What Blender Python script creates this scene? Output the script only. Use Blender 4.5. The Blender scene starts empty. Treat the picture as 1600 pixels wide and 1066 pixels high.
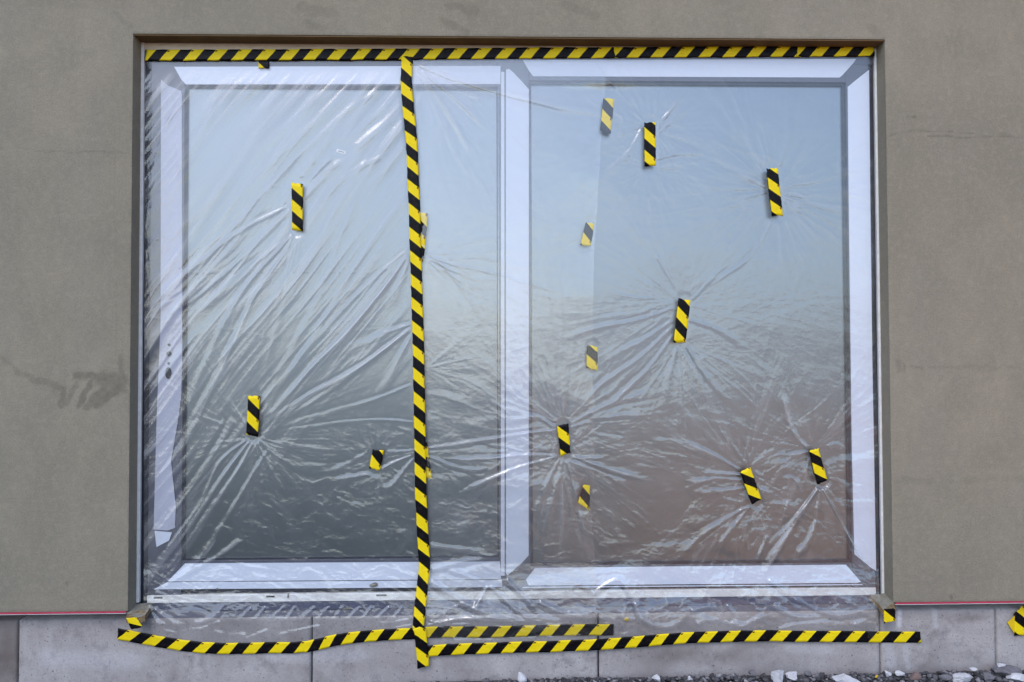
import bpy, bmesh, math, random
import numpy as np
from mathutils import Vector, Matrix
S = bpy.context.scene
COL = S.collection
random.seed(7)
R = math.radians

# ------------------------------------------------------------------ camera, sky, sun, exposure
F, CXP, CYP = 1156.0, 800.0, 533.0
YAW, PITCH, ROLL = 0.0247, 0.0238, -0.0030
CX, CZ0, D = -0.0849, 0.9975, 2.9974
def rot():
    sy, cy, sp, cp, sr, cr = math.sin(YAW), math.cos(YAW), math.sin(PITCH), math.cos(PITCH), math.sin(ROLL), math.cos(ROLL)
    f = np.array([sy*cp, cy*cp, sp]); r = np.array([cy, -sy, 0]); u = np.cross(r, f)
    return cr*r+sr*u, -sr*r+cr*u, f
RV, UV_, FV = rot()
def ray(u, v):
    u = np.asarray(u, float); v = np.asarray(v, float)
    return FV[None]*1.0 + ((u-CXP)/F).reshape(-1, 1)*RV[None] - ((v-CYP)/F).reshape(-1, 1)*UV_[None]
Z0 = 0.0
_d = ray(700, 1063)[0]
Z0 = -(CZ0 + _d[2]/_d[1]*(D+0.045))          # the ground at the plinth foot becomes z = 0
CZ = CZ0 + Z0
def at(u, v, Y):
    """the place at depth Y (metres behind the face of the wall) seen at photo position u, v"""
    d = ray(u, v); Y = np.broadcast_to(np.asarray(Y, float), d.shape[:1])
    t = (Y+D)/d[:, 1]
    return np.stack([CX+d[:, 0]*t, Y, CZ+d[:, 2]*t], 1)
def A1(u, v, Y): return Vector(at(u, v, Y)[0])
def xat(u, v, Y): return float(at(u, v, Y)[0, 0])
def zat(u, v, Y): return float(at(u, v, Y)[0, 2])

cd = bpy.data.cameras.new('camera'); cam = bpy.data.objects.new('camera', cd); COL.objects.link(cam)
cd.sensor_width = 36; cd.lens = 36*F/1600; cd.clip_end = 2000; cd.clip_start = 0.05
cam.matrix_world = Matrix(((RV[0], UV_[0], -FV[0], CX), (RV[1], UV_[1], -FV[1], -D), (RV[2], UV_[2], -FV[2], CZ), (0, 0, 0, 1)))
S.camera = cam

W = bpy.data.worlds.new('World'); S.world = W; W.use_nodes = True
wn = W.node_tree; bg = wn.nodes['Background']
sky = wn.nodes.new('ShaderNodeTexSky'); sky.sky_type = 'NISHITA'; sky.sun_disc = False
SUN_EL, SUN_AZ = 48, 205            # azimuth clockwise from +Y
sky.sun_elevation = R(SUN_EL); sky.sun_rotation = R(SUN_AZ); sky.air_density = 1.0; sky.dust_density = 1.1; sky.ozone_density = 2.0
veil = wn.nodes.new('ShaderNodeMix'); veil.data_type = 'RGBA'; veil.inputs[0].default_value = .12      # an even thin overcast over the blue
veil.inputs[7].default_value = (6.6, 7.3, 8.6, 1); wn.links.new(sky.outputs[0], veil.inputs[6]); wn.links.new(veil.outputs[2], bg.inputs[0]); bg.inputs[1].default_value = 0.15
sl = bpy.data.lights.new('sun', 'SUN'); so = bpy.data.objects.new('sun', sl); COL.objects.link(so)
sl.energy = 0.55; sl.angle = R(25); sl.color = (1, .95, .88)
sd = Vector((math.sin(R(SUN_AZ))*math.cos(R(SUN_EL)), math.cos(R(SUN_AZ))*math.cos(R(SUN_EL)), math.sin(R(SUN_EL))))
so.rotation_euler = sd.to_track_quat('Z', 'Y').to_euler()
S.view_settings.view_transform = 'Standard'; S.view_settings.look = 'None'; S.view_settings.gamma = 1
S.view_settings.use_curve_mapping = False; S.view_settings.exposure = 0.88
S.cycles.transparent_max_bounces = 24; S.cycles.max_bounces = 10; S.cycles.use_denoising = True
S.cycles.caustics_reflective = False; S.cycles.caustics_refractive = False

# ------------------------------------------------------------------ materials
def mat(name):
    m = bpy.data.materials.new(name); m.use_nodes = True
    nt = m.node_tree; nt.nodes.clear(); out = nt.nodes.new('ShaderNodeOutputMaterial')
    return m, nt, out
def N(nt, t, **k):
    n = nt.nodes.new(t)
    for a, b in k.items():
        if a.startswith('i_'):
            key = a[2:]; n.inputs[int(key) if key.isdigit() else key].default_value = b
        else: setattr(n, a, b)
    return n
def math_(nt, op, a, b=None, c=None, clamp=False):
    n = nt.nodes.new('ShaderNodeMath'); n.operation = op; n.use_clamp = clamp
    for i, x in enumerate((a, b, c)):
        if x is None: continue
        if isinstance(x, (int, float)): n.inputs[i].default_value = x
        else: nt.links.new(x, n.inputs[i])
    return n.outputs[0]
def mixc(nt, fac, a, b):
    n = nt.nodes.new('ShaderNodeMix'); n.data_type = 'RGBA'
    for s, x in ((0, fac), (6, a), (7, b)):
        if isinstance(x, (int, float)): n.inputs[s].default_value = x
        elif isinstance(x, tuple): n.inputs[s].default_value = (*x, 1)
        else: nt.links.new(x, n.inputs[s])
    return n.outputs[2]
def coords(nt, sx=1, sy=1, sz=1):
    tc = nt.nodes.new('ShaderNodeTexCoord'); mp = nt.nodes.new('ShaderNodeMapping')
    nt.links.new(tc.outputs['Object'], mp.inputs[0]); mp.inputs['Scale'].default_value = (sx, sy, sz)
    return mp.outputs[0]
def noise(nt, vec, scale, detail=4, rough=.55, dist=0):
    n = nt.nodes.new('ShaderNodeTexNoise'); n.inputs['Scale'].default_value = scale; n.inputs['Detail'].default_value = detail
    n.inputs['Roughness'].default_value = rough; n.inputs['Distortion'].default_value = dist
    nt.links.new(vec, n.inputs['Vector']); return n.outputs['Fac']
def ramp(nt, fac, stops):
    n = nt.nodes.new('ShaderNodeValToRGB'); e = n.color_ramp.elements
    while len(e) < len(stops): e.new(0.5)
    for i, (p, c) in enumerate(stops):
        e[i].position = p; e[i].color = (c, c, c, 1) if isinstance(c, (int, float)) else (*c, 1)
    nt.links.new(fac, n.inputs[0]); return n.outputs[0]
def simple(name, c1, c2=None, scale=20, rough=.6, bump=0.0, bscale=200, spec=.4, stretch=(1, 1, 1)):
    m, nt, out = mat(name); v = coords(nt, *stretch)
    p = N(nt, 'ShaderNodeBsdfPrincipled', i_Roughness=rough); p.inputs['Specular IOR Level'].default_value = spec
    if c2 is None: c2 = tuple(x*.8 for x in c1)
    f = ramp(nt, noise(nt, v, scale, 6, .65), [(.3, 0.), (.72, 1.)])
    nt.links.new(mixc(nt, f, c1, c2), p.inputs['Base Color'])
    if bump:
        b = N(nt, 'ShaderNodeBump', i_Strength=bump, i_Distance=.002); nt.links.new(noise(nt, v, bscale, 4), b.inputs['Height'])
        nt.links.new(b.outputs[0], p.inputs['Normal'])
    nt.links.new(p.outputs[0], out.inputs[0]); return m

M = {}
M['profile'] = simple('profile_grey', (.10, .105, .14), (.08, .085, .115), 8, .35, .1, 90)
M['profile_dark'] = simple('profile_dark', (.016, .018, .034), None, 8, .4)
M['white_strip'] = simple('white_strip', (.73, .79, .93), (.68, .74, .89), 5, .4, .25, 35, .35)
M['veiled_strip'] = simple('veiled_strip', (.50, .52, .64), (.42, .44, .55), 6, .45, .25, 35, .3)  # white strip, its colour dulled to imitate the gathered film in front
M['white_pvc'] = simple('white_pvc', (.84, .84, .85), (.66, .65, .64), 30, .45)
M['beige'] = simple('beige_board', (.74, .62, .50), (.60, .49, .38), 14, .8)
M['brown'] = simple('soffit_shade_brown', (.20, .125, .06), (.13, .08, .035), 9, .9, .2)  # shade and warm bounce under the head are put into this brown
M['purple'] = simple('sill_profile', (.085, .092, .155), (.07, .075, .125), 10, .45)
M['membrane'] = simple('membrane', (.13, .13, .165), (.10, .10, .13), 25, .7, .3, 60)
M['mortar'] = simple('mortar', (.25, .235, .20), (.15, .14, .115), 60, .95, .8, 150, .1)
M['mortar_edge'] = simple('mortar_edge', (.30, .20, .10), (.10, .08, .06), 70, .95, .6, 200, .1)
M['red'] = simple('red_strip', (.50, .035, .085), (.40, .03, .07), 30, .5)
M['black_slot'] = simple('slot_black', (.012, .012, .02), None, 30, .6)
M['stone_white'] = simple('stone_white', (.62, .61, .64), (.42, .42, .46), 40, .9, .5, 120, .2)
M['stone_grey'] = simple('stone_grey', (.20, .19, .21), (.11, .105, .12), 60, .9, .6, 150, .2)
M['stone_brown'] = simple('stone_brown', (.22, .155, .14), (.14, .10, .10), 60, .9, .6, 150, .2)
M['gravel'] = None
m, nt, out = mat('gravel'); M['gravel'] = m
oi = N(nt, 'ShaderNodeAttribute', attribute_name='tone'); p = N(nt, 'ShaderNodeBsdfPrincipled', i_Roughness=.9)
t = ramp(nt, oi.outputs['Fac'], [(0, (.04, .04, .048)), (.4, (.12, .115, .13)), (.75, (.27, .26, .285)), (1, (.50, .48, .52))])
nt.links.new(mixc(nt, noise(nt, coords(nt), 90, 3), t, (.03, .028, .03)), p.inputs['Base Color'])
nt.links.new(p.outputs[0], out.inputs[0])

# hazard tape: black and yellow stripes printed along the tape (attribute tp: stripe phase, place across)
m, nt, out = mat('hazard_tape'); M['tape'] = m
a = N(nt, 'ShaderNodeAttribute', attribute_name='tp'); sx = N(nt, 'ShaderNodeSeparateXYZ'); nt.links.new(a.outputs['Vector'], sx.inputs[0])
vc = coords(nt)
wob = math_(nt, 'MULTIPLY', math_(nt, 'SUBTRACT', noise(nt, vc, 60, 2), .5), .03)
fr = math_(nt, 'FRACT', math_(nt, 'ADD', sx.outputs[0], wob))
blk = math_(nt, 'LESS_THAN', fr, .5)
mk = math_(nt, 'MULTIPLY', math_(nt, 'MULTIPLY', math_(nt, 'GREATER_THAN', fr, .515), math_(nt, 'LESS_THAN', fr, .60)),
           math_(nt, 'MULTIPLY', math_(nt, 'GREATER_THAN', sx.outputs[1], .80), math_(nt, 'LESS_THAN', sx.outputs[1], .93)))
yel = mixc(nt, noise(nt, vc, 40, 4), (.88, .67, .012), (.76, .56, .008))
yel = mixc(nt, mk, yel, (.10, .015, .01))
blc = mixc(nt, ramp(nt, noise(nt, vc, 55, 5, .7), [(.55, 0.), (.8, 1.)]), (.004, .0035, .005), (.03, .024, .024))
p = N(nt, 'ShaderNodeBsdfPrincipled', i_Roughness=.36); p.inputs['Specular IOR Level'].default_value = .13
nt.links.new(mixc(nt, blk, yel, blc), p.inputs['Base Color'])
b = N(nt, 'ShaderNodeBump', i_Strength=1.0, i_Distance=.0025); nt.links.new(noise(nt, vc, 75, 3, .6, .6), b.inputs['Height']); nt.links.new(b.outputs[0], p.inputs['Normal'])
nt.links.new(p.outputs[0], out.inputs[0])
M['tape_yellow'] = simple('tape_yellow', (.78, .54, .012), (.66, .44, .008), 40, .4, .3, 70)

# trowelled grey-brown render with its own damp stains (attribute stain) and cracks (attribute crack)
m, nt, out = mat('cement_render'); M['render'] = m
v = coords(nt); vs = coords(nt, 1, 1, .25); p = N(nt, 'ShaderNodeBsdfPrincipled', i_Roughness=.93); p.inputs['Specular IOR Level'].default_value = .15
big = ramp(nt, noise(nt, v, 1.3, 3, .5, .3), [(.3, 0.), (.7, 1.)])
c = mixc(nt, big, (.335, .294, .228), (.262, .236, .186))
c = mixc(nt, math_(nt, 'MULTIPLY', ramp(nt, noise(nt, coords(nt, 1.6, 1, 1), 4.2, 6, .62, .6), [(.40, 0.), (.62, 1.)]), .5), c, (.235, .214, .170))
c = mixc(nt, math_(nt, 'MULTIPLY', ramp(nt, noise(nt, vs, 5, 6, .6), [(.45, 0.), (.75, 1.)]), .30), c, (.30, .27, .235))
c = mixc(nt, math_(nt, 'MULTIPLY', ramp(nt, noise(nt, v, 150, 4, .8), [(.36, 0.), (.64, 1.)]), .46), c, (.150, .134, .104))
c = mixc(nt, math_(nt, 'MULTIPLY', ramp(nt, noise(nt, v, 38, 5, .75), [(.48, 0.), (.66, 1.)]), .25), c, (.40, .35, .27))
st = N(nt, 'ShaderNodeAttribute', attribute_name='stain'); ck = N(nt, 'ShaderNodeAttribute', attribute_name='crack')
c = mixc(nt, math_(nt, 'MULTIPLY', st.outputs['Fac'], ramp(nt, noise(nt, v, 45, 5, .7), [(.25, .35), (.6, 1.)])), c, (.150, .132, .104))
c = mixc(nt, ck.outputs['Fac'], c, (.09, .08, .068))
nt.links.new(c, p.inputs['Base Color'])
hh = math_(nt, 'ADD', math_(nt, 'MULTIPLY', noise(nt, v, 210, 4, .75), 1.1), math_(nt, 'MULTIPLY', noise(nt, coords(nt, 1, 1, .5), 9, 5, .6), 1.6))
b = N(nt, 'ShaderNodeBump', i_Strength=.9, i_Distance=.0025); nt.links.new(hh, b.inputs['Height']); nt.links.new(b.outputs[0], p.inputs['Normal'])
nt.links.new(p.outputs[0], out.inputs[0])

m, nt, out = mat('cast_concrete'); M['concrete'] = m
v = coords(nt); p = N(nt, 'ShaderNodeBsdfPrincipled', i_Roughness=.8); p.inputs['Specular IOR Level'].default_value = .25
c = mixc(nt, ramp(nt, noise(nt, v, 3.2, 5, .6, .8), [(.35, 0.), (.68, 1.)]), (.47, .44, .44), (.29, .265, .262))
c = mixc(nt, math_(nt, 'MULTIPLY', ramp(nt, noise(nt, coords(nt, 1, 1, .35), 26, 5, .7), [(.5, 0.), (.75, 1.)]), .35), c, (.43, .42, .45))
c = mixc(nt, math_(nt, 'MULTIPLY', ramp(nt, noise(nt, v, 11, 6, .75), [(.52, 0.), (.72, 1.)]), .7), c, (.15, .135, .140))
c = mixc(nt, math_(nt, 'MULTIPLY', ramp(nt, noise(nt, v, 140, 4, .8), [(.4, 0.), (.66, 1.)]), .4), c, (.22, .20, .21))
c = mixc(nt, ramp(nt, noise(nt, v, 120, 2, .5), [(.66, 0.), (.74, 1.)]), c, (.12, .11, .12))
at_ = N(nt, 'ShaderNodeAttribute', attribute_name='tone'); c = mixc(nt, at_.outputs['Fac'], c, (.13, .105, .098))
ch_ = N(nt, 'ShaderNodeAttribute', attribute_name='chalk'); c = mixc(nt, math_(nt, 'MULTIPLY', ch_.outputs['Fac'], ramp(nt, noise(nt, v, 90, 5, .7), [(.3, .2), (.6, 1.)])), c, (.62, .62, .68))
nt.links.new(c, p.inputs['Base Color'])
b = N(nt, 'ShaderNodeBump', i_Strength=.35, i_Distance=.002); nt.links.new(noise(nt, v, 70, 6, .7), b.inputs['Height']); nt.links.new(b.outputs[0], p.inputs['Normal'])
nt.links.new(p.outputs[0], out.inputs[0])

# coated glass
m, nt, out = mat('coated_glass'); M['glass'] = m
dfs = N(nt, 'ShaderNodeBsdfDiffuse', i_Color=(.02, .026, .03, 1)); gl = N(nt, 'ShaderNodeBsdfGlossy', i_Color=(.84, .92, 1, 1), i_Roughness=.36, distribution='BECKMANN')
fz = N(nt, 'ShaderNodeFresnel', i_IOR=1.5)
fac = math_(nt, 'ADD', math_(nt, 'MULTIPLY', fz.outputs[0], 1.0), .235, clamp=True)
mx = N(nt, 'ShaderNodeMixShader'); nt.links.new(fac, mx.inputs[0]); nt.links.new(dfs.outputs[0], mx.inputs[1]); nt.links.new(gl.outputs[0], mx.inputs[2])
nt.links.new(mx.outputs[0], out.inputs[0])

# thin clear polythene: more milky where it lies in pleats of several layers (attribute fold)
m, nt, out = mat('polythene'); M['film'] = m
fo = N(nt, 'ShaderNodeAttribute', attribute_name='fold')
tr = N(nt, 'ShaderNodeBsdfTransparent', i_Color=(.985, .985, .985, 1)); df = N(nt, 'ShaderNodeBsdfDiffuse', i_Color=(.86, .87, .90, 1)); tl = N(nt, 'ShaderNodeBsdfTranslucent', i_Color=(.86, .87, .90, 1))
milk = N(nt, 'ShaderNodeMixShader', i_0=.35); nt.links.new(df.outputs[0], milk.inputs[1]); nt.links.new(tl.outputs[0], milk.inputs[2])
vf = coords(nt, 1, 1, 1.8)
fine = noise(nt, vf, 95, 4, .6, .8)
al = math_(nt, 'ADD', .008, math_(nt, 'MULTIPLY', math_(nt, 'POWER', fo.outputs['Fac'], 1.5), .46), clamp=True)
al = math_(nt, 'ADD', al, math_(nt, 'MULTIPLY', ramp(nt, noise(nt, coords(nt), 3.0, 5, .6), [(.35, 0.), (.7, 1.)]), .018))
m1 = N(nt, 'ShaderNodeMixShader'); nt.links.new(al, m1.inputs[0]); nt.links.new(tr.outputs[0], m1.inputs[1]); nt.links.new(milk.outputs[0], m1.inputs[2])
gs = N(nt, 'ShaderNodeBsdfGlossy', i_Color=(1, 1, 1, 1), i_Roughness=.15, distribution='BECKMANN')
bm_ = N(nt, 'ShaderNodeBump', i_Strength=.35, i_Distance=.0012); nt.links.new(fine, bm_.inputs['Height']); nt.links.new(bm_.outputs[0], gs.inputs['Normal'])
fz = N(nt, 'ShaderNodeFresnel', i_IOR=1.5)
fg = math_(nt, 'MINIMUM', math_(nt, 'ADD', math_(nt, 'MULTIPLY', fz.outputs[0], 1.2), .046), .22)
m2 = N(nt, 'ShaderNodeMixShader'); nt.links.new(fg, m2.inputs[0]); nt.links.new(m1.outputs[0], m2.inputs[1]); nt.links.new(gs.outputs[0], m2.inputs[2])
nt.links.new(m2.outputs[0], out.inputs[0])

m, nt, out = mat('site_ground'); M['ground'] = m
v = coords(nt); p = N(nt, 'ShaderNodeBsdfPrincipled', i_Roughness=.95)
sx = N(nt, 'ShaderNodeSeparateXYZ'); nt.links.new(v, sx.inputs[0])
f = math_(nt, 'ADD', math_(nt, 'MULTIPLY', sx.outputs[0], .8), math_(nt, 'MULTIPLY', math_(nt, 'SUBTRACT', noise(nt, v, .7, 4), .5), 2.5), clamp=True)
soilc = mixc(nt, f, mixc(nt, noise(nt, v, 3, 6), (.02, .032, .037), (.042, .054, .052)), mixc(nt, noise(nt, v, 2.5, 6), (.46, .185, .075), (.54, .26, .12)))
far = ramp(nt, math_(nt, 'ADD', math_(nt, 'MULTIPLY', sx.outputs[1], -.04), math_(nt, 'MULTIPLY', math_(nt, 'SUBTRACT', noise(nt, v, .22, 4), .5), .5)), [(.30, 0.), (.62, 1.)])     # unseen pale ground further out, added to brighten the reflection in the glass
soilc = mixc(nt, far, soilc, mixc(nt, f, mixc(nt, noise(nt, v, 1.5, 5), (.22, .24, .24), (.32, .33, .32)), mixc(nt, noise(nt, v, 1.5, 5), (.48, .46, .43), (.58, .56, .53))))
bed = math_(nt, 'GREATER_THAN', math_(nt, 'ADD', sx.outputs[1], math_(nt, 'MULTIPLY', math_(nt, 'SUBTRACT', noise(nt, v, 4, 4), .5), .5)), -.9)      # fine grit under the gravel along the plinth
nt.links.new(mixc(nt, bed, soilc, mixc(nt, noise(nt, v, 80, 4), (.03, .028, .032), (.09, .085, .09))), p.inputs['Base Color'])
nt.links.new(p.outputs[0], out.inputs[0])
M['leaf'] = simple('hedge_leaves', (.035, .05, .03), (.07, .085, .05), 1.2, .9)
M['soil'] = simple('mound_soil', (.40, .17, .075), (.26, .11, .05), .8, .95)

# ------------------------------------------------------------------ builders
def obj(name, verts, faces, m, parent=None, smooth=False):
    me = bpy.data.meshes.new(name); me.from_pydata([tuple(v) for v in verts], [], faces)
    me.materials.append(m); o = bpy.data.objects.new(name, me); COL.objects.link(o)
    if smooth: me.polygons.foreach_set('use_smooth', [True]*len(faces))
    if parent: o.parent = parent
    return o
def tag(o, label=None, cat=None, group=None, kind=None):
    for k, x in (('label', label), ('category', cat), ('group', group), ('kind', kind)):
        if x: o[k] = x
    return o
def thing(name, label, cat, loc=(0, 0, 0), group=None):
    o = bpy.data.objects.new(name, None); COL.objects.link(o); o.empty_display_size = .05
    return tag(o, label, cat, group)
def box(name, x0, x1, y0, y1, z0, z1, m, parent=None, bev=.001):
    bm = bmesh.new(); bmesh.ops.create_cube(bm, size=1)
    for v in bm.verts: v.co = Vector(((x0+x1)/2+v.co.x*(x1-x0), (y0+y1)/2+v.co.y*(y1-y0), (z0+z1)/2+v.co.z*(z1-z0)))
    if bev: bmesh.ops.bevel(bm, geom=bm.edges[:], offset=bev, segments=1, affect='EDGES')
    me = bpy.data.meshes.new(name); bm.to_mesh(me); bm.free(); me.materials.append(m)
    o = bpy.data.objects.new(name, me); COL.objects.link(o)
    if parent: o.parent = parent
    return o
def slab(name, pts, Yf, th, m, parent=None):
    """flat sheet cut to an outline (photo positions), its face at depth Yf (one or one per corner), th thick"""
    n = len(pts); Ys = Yf if isinstance(Yf, (list, tuple)) else [Yf]*n
    a = [A1(p_[0], p_[1], y) for p_, y in zip(pts, Ys)]; b = [q+Vector((0, th, 0)) for q in a]
    return obj(name, a+b, [tuple(range(n))[::-1], tuple(range(n, 2*n))]+[(i, (i+1) % n, n+(i+1) % n, n+i) for i in range(n)], m, parent)
def setattr_f(me, name, arr):
    at2 = me.attributes.new(name, 'FLOAT', 'POINT'); at2.data.foreach_set('value', np.asarray(arr, np.float32).ravel())
def gridmesh(name, P, m, parent=None, smooth=True):
    r, c = P.shape[:2]; idx = np.arange(r*c).reshape(r, c)
    q = np.stack([idx[:-1, :-1], idx[1:, :-1], idx[1:, 1:], idx[:-1, 1:]], -1).reshape(-1, 4)
    me = bpy.data.meshes.new(name); me.vertices.add(r*c); me.vertices.foreach_set('co', P.reshape(-1).astype(np.float32))
    me.loops.add(q.size); me.loops.foreach_set('vertex_index', q.reshape(-1).astype(np.int32))
    me.polygons.add(len(q)); me.polygons.foreach_set('loop_start', np.arange(0, q.size, 4, dtype=np.int32))
    me.update(calc_edges=True); me.validate()
    if smooth: me.polygons.foreach_set('use_smooth', np.ones(len(q), bool))
    me.materials.append(m); o = bpy.data.objects.new(name, me); COL.objects.link(o)
    if parent: o.parent = parent
    return o
_lat = {}
def n2(x, y, seed=0, px=256):
    """smooth lattice noise, 0..1"""
    if seed not in _lat: _lat[seed] = np.random.RandomState(seed).rand(256, 256)
    L = _lat[seed]; x = np.asarray(x, float); y = np.asarray(y, float)
    xi = np.floor(x).astype(int); yi = np.floor(y).astype(int); fx = x-xi; fy = y-yi
    fx = fx*fx*fx*(fx*(fx*6-15)+10); fy = fy*fy*fy*(fy*(fy*6-15)+10); x1 = (xi+1) % px; y1 = (yi+1) % 256; xi = xi % px; yi = yi % 256
    return (L[yi, xi]*(1-fx)+L[yi, x1]*fx)*(1-fy)+(L[y1, xi]*(1-fx)+L[y1, x1]*fx)*fy
def fbm(x, y, seed=0, o=3):
    s = 0; a = 1; t = 0
    for i in range(o): s = s+a*n2(x*2**i, y*2**i, seed+i*17); t += a; a *= .5
    return s/t
def sstep(x, a, b):
    t = np.clip((x-a)/(b-a), 0, 1); return t*t*(3-2*t)

# ------------------------------------------------------------------ ground and what stands across the site
ZO = Z0                                                   # bottom edge of the render
H = 2.3164; XL, XR = -1.54, 1.54
YP = 0.045                                                # face of the concrete plinth
XS = np.concatenate([np.linspace(-150, -3, 12), np.linspace(-2.8, 2.8, 57), np.linspace(3, 150, 12)])
YS = np.concatenate([np.linspace(-150, -3, 12), np.linspace(-2.8, .6, 40), np.linspace(1, 12, 4)])
gu = [(-400, 1078), (0, 1074), (500, 1070), (700, 1064), (935, 1058), (1200, 1054), (1376, 1052), (1600, 1046), (2000, 1034)]
gx = [xat(a, b, YP) for a, b in gu]; gz = [zat(a, b, YP)-.003 for a, b in gu]
def gheight(x, y):
    z = np.interp(x, gx, gz); return z*np.clip(1-(-y)/3.0, 0, 1)
XX, YY = np.meshgrid(XS, YS)
ZZ = gheight(XX, YY)+(.02*(fbm(XX*.7+90, YY*.7+90, 3)-.5))*(YY < -.5)
g = gridmesh('ground', np.stack([XX, YY, ZZ], -1)[::-1], M['ground']); tag(g, kind='structure')
def bank(name, x0, x1, y0, hgt, m, seed, depth=6, lump=1.0):
    xs = np.linspace(x0, x1, 160); ts = np.linspace(0, 1, 26); X, T = np.meshgrid(xs, ts)
    top = hgt*(.72+.5*fbm(X*.16+50, X*0+seed, seed, 4))*sstep(X, x0, x0+5)*sstep(-X, -x1, -x1+5)
    Z = top*np.sin(T*math.pi)**.55*(1+.12*lump*(fbm(X*.9+30, T*9+4, seed+3, 3)-.5)); Y = y0-T*depth+lump*.7*(fbm(X*.8+9, T*8+7, seed+5, 3)-.5)
    return gridmesh(name, np.stack([X, Y, Z-.15], -1), m)
hd = bank('bushes', -70, -1, -27, 1.8, M['leaf'], 21, 7, 2.2); tag(hd, kind='stuff')
hd['label'] = 'dark bushes across the building site mirrored dimly in the glass'; hd['category'] = 'bushes'
sm = bank('earth_mound', 5, 70, -22, 2.0, M['soil'], 31, 8, 1.0); tag(sm, kind='structure')

# ------------------------------------------------------------------ rendered wall
wall = thing('rendered_wall', 'grey brown cement rendered wall around the window with a red strip along its bottom edge', 'wall')
def pix(x, z):
    """photo position of a place on the wall face"""
    d = np.stack([x-CX, np.full_like(x, D), z-CZ], -1); zz = d@FV
    return CXP+F*(d@RV)/zz, CYP-F*(d@UV_)/zz
def seg_d(u, v, x0, y0, x1, y1):
    dx, dy = x1-x0, y1-y0; L = math.hypot(dx, dy); t = np.clip(((u-x0)*dx+(v-y0)*dy)/L**2, 0, 1)
    return np.hypot(u-(x0+t*dx), v-(y0+t*dy)), t
def strokes(u, v):
    st = np.zeros_like(u); ck = np.zeros_like(u)
    wu = u+10*(fbm(u/14, v/14, 61)-.5); wv = v+10*(fbm(u/14, v/14, 62)-.5)
    for x0, y0, x1, y1, w, s in ((28, 582, 60, 598, 5, .5), (60, 596, 100, 606, 6, .55), (120, 588, 192, 592, 6, .75), (160, 590, 190, 596, 12, .6), (188, 560, 193, 610, 6, .5),
                                 (100, 606, 95, 634, 5, .75), (118, 600, 104, 630, 5, .6), (140, 600, 122, 634, 5.5, .8), (165, 604, 134, 636, 6, .7), (185, 606, 150, 632, 7, .8), (192, 600, 165, 618, 8, .6),
                                 (90, 598, 84, 612, 3, .5), (0, 560, 30, 580, 3, .3),
                                 (470, 10, 520, 22, 9, .35), (480, 36, 505, 44, 7, .35), (700, 8, 745, 18, 6, .45), (690, 30, 730, 50, 6, .45), (735, 14, 740, 22, 9, .3), (880, 6, 930, 24, 7, .3),
                                 (1360, 40, 1372, 52, 5, .3), (1405, 565, 1407, 580, 3, .4), (1412, 568, 1414, 580, 3, .4), (1425, 572, 1440, 576, 3, .35), (1450, 572, 1600, 574, 3, .22),
                                 (1400, 750, 1450, 752, 5, .22), (1510, 752, 1600, 746, 5, .2), (0, 2, 200, 6, 8, .12), (180, 20, 200, 40, 6, .25)):
        d, t = seg_d(wu, wv, x0, y0, x1, y1); st = np.maximum(st, s*(1-sstep(d, w*.6, w*1.25)))
    for x0, y0, x1, y1, w, s in ((1385, 212, 1425, 206, 1.6, .5), (1418, 181, 1430, 183, 2.2, .8), (1425, 205, 1520, 207, 1.3, .55), (1450, 213, 1600, 214, 1.4, .6), (1560, 208, 1600, 216, 1.1, .35),
                                 (70, 237, 200, 238, 1.2, .5), (0, 231, 90, 237, 1.0, .25), (103, 912, 105, 914, 2, .9), (178, 195, 182, 570, .9, .18), (1486, 930, 1487, 935, 1.3, .8), (1386, 500, 1388, 900, .9, .35)):
        d, t = seg_d(u+3*(fbm(u/20, v/20, 71)-.5), v+7*(fbm(u/30, v/30, 72)-.5), x0, y0, x1, y1)
        ck = np.maximum(ck, .6*s*(1-sstep(d, w*.5, w*1.6))*(.35+.65*sstep(n2(u/9, v/9, 73), .3, .6)))
    return st, ck
XW0, XW1, ZW1 = -3.2, 3.2, 3.6
def ax(parts):
    return np.unique(np.concatenate([np.linspace(a, b, int(round((b-a)/c))+1) for a, b, c in parts]).round(6))
GX = ax([(XW0, -2.35, .04), (-2.35, XL, .0062), (XL, XR, .0072), (XR, 2.35, .0062), (2.35, XW1, .04)]); ZT = ZO+H
GZ = ax([(ZO, ZT, .0064), (ZT, 3.0, .0064), (3.0, ZW1, .05)])
X, Z = np.meshgrid(GX, GZ); u, v = pix(X, Z); st, ck = strokes(u, v)
Y = -.0018*(fbm(X*2.2+40, Z*1.4+40, 51, 4)-.5)
dE = np.maximum(np.maximum(XL-X, X-XR), Z-ZT); dE = np.abs(np.where(dE < -1e-5, 9, dE)); dE = np.minimum(dE, Z-ZO)
Y = Y*sstep(dE, 0, .02); Y = np.where((dE < 2e-5), .0016+.0006*(n2(X*60+9, Z*60+9, 55)-.5), Y)
rc = gridmesh('render_coat', np.stack([X, Y, Z], -1), M['render'], wall); setattr_f(rc.data, 'stain', st); setattr_f(rc.data, 'crack', ck)
bm = bmesh.new(); bm.from_mesh(rc.data)
bmesh.ops.delete(bm, geom=[f_ for f_ in bm.faces if XL < f_.calc_center_median().x < XR and f_.calc_center_median().z < ZT], context='FACES')
bm.to_mesh(rc.data); bm.free()
YB = 0.0709
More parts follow.
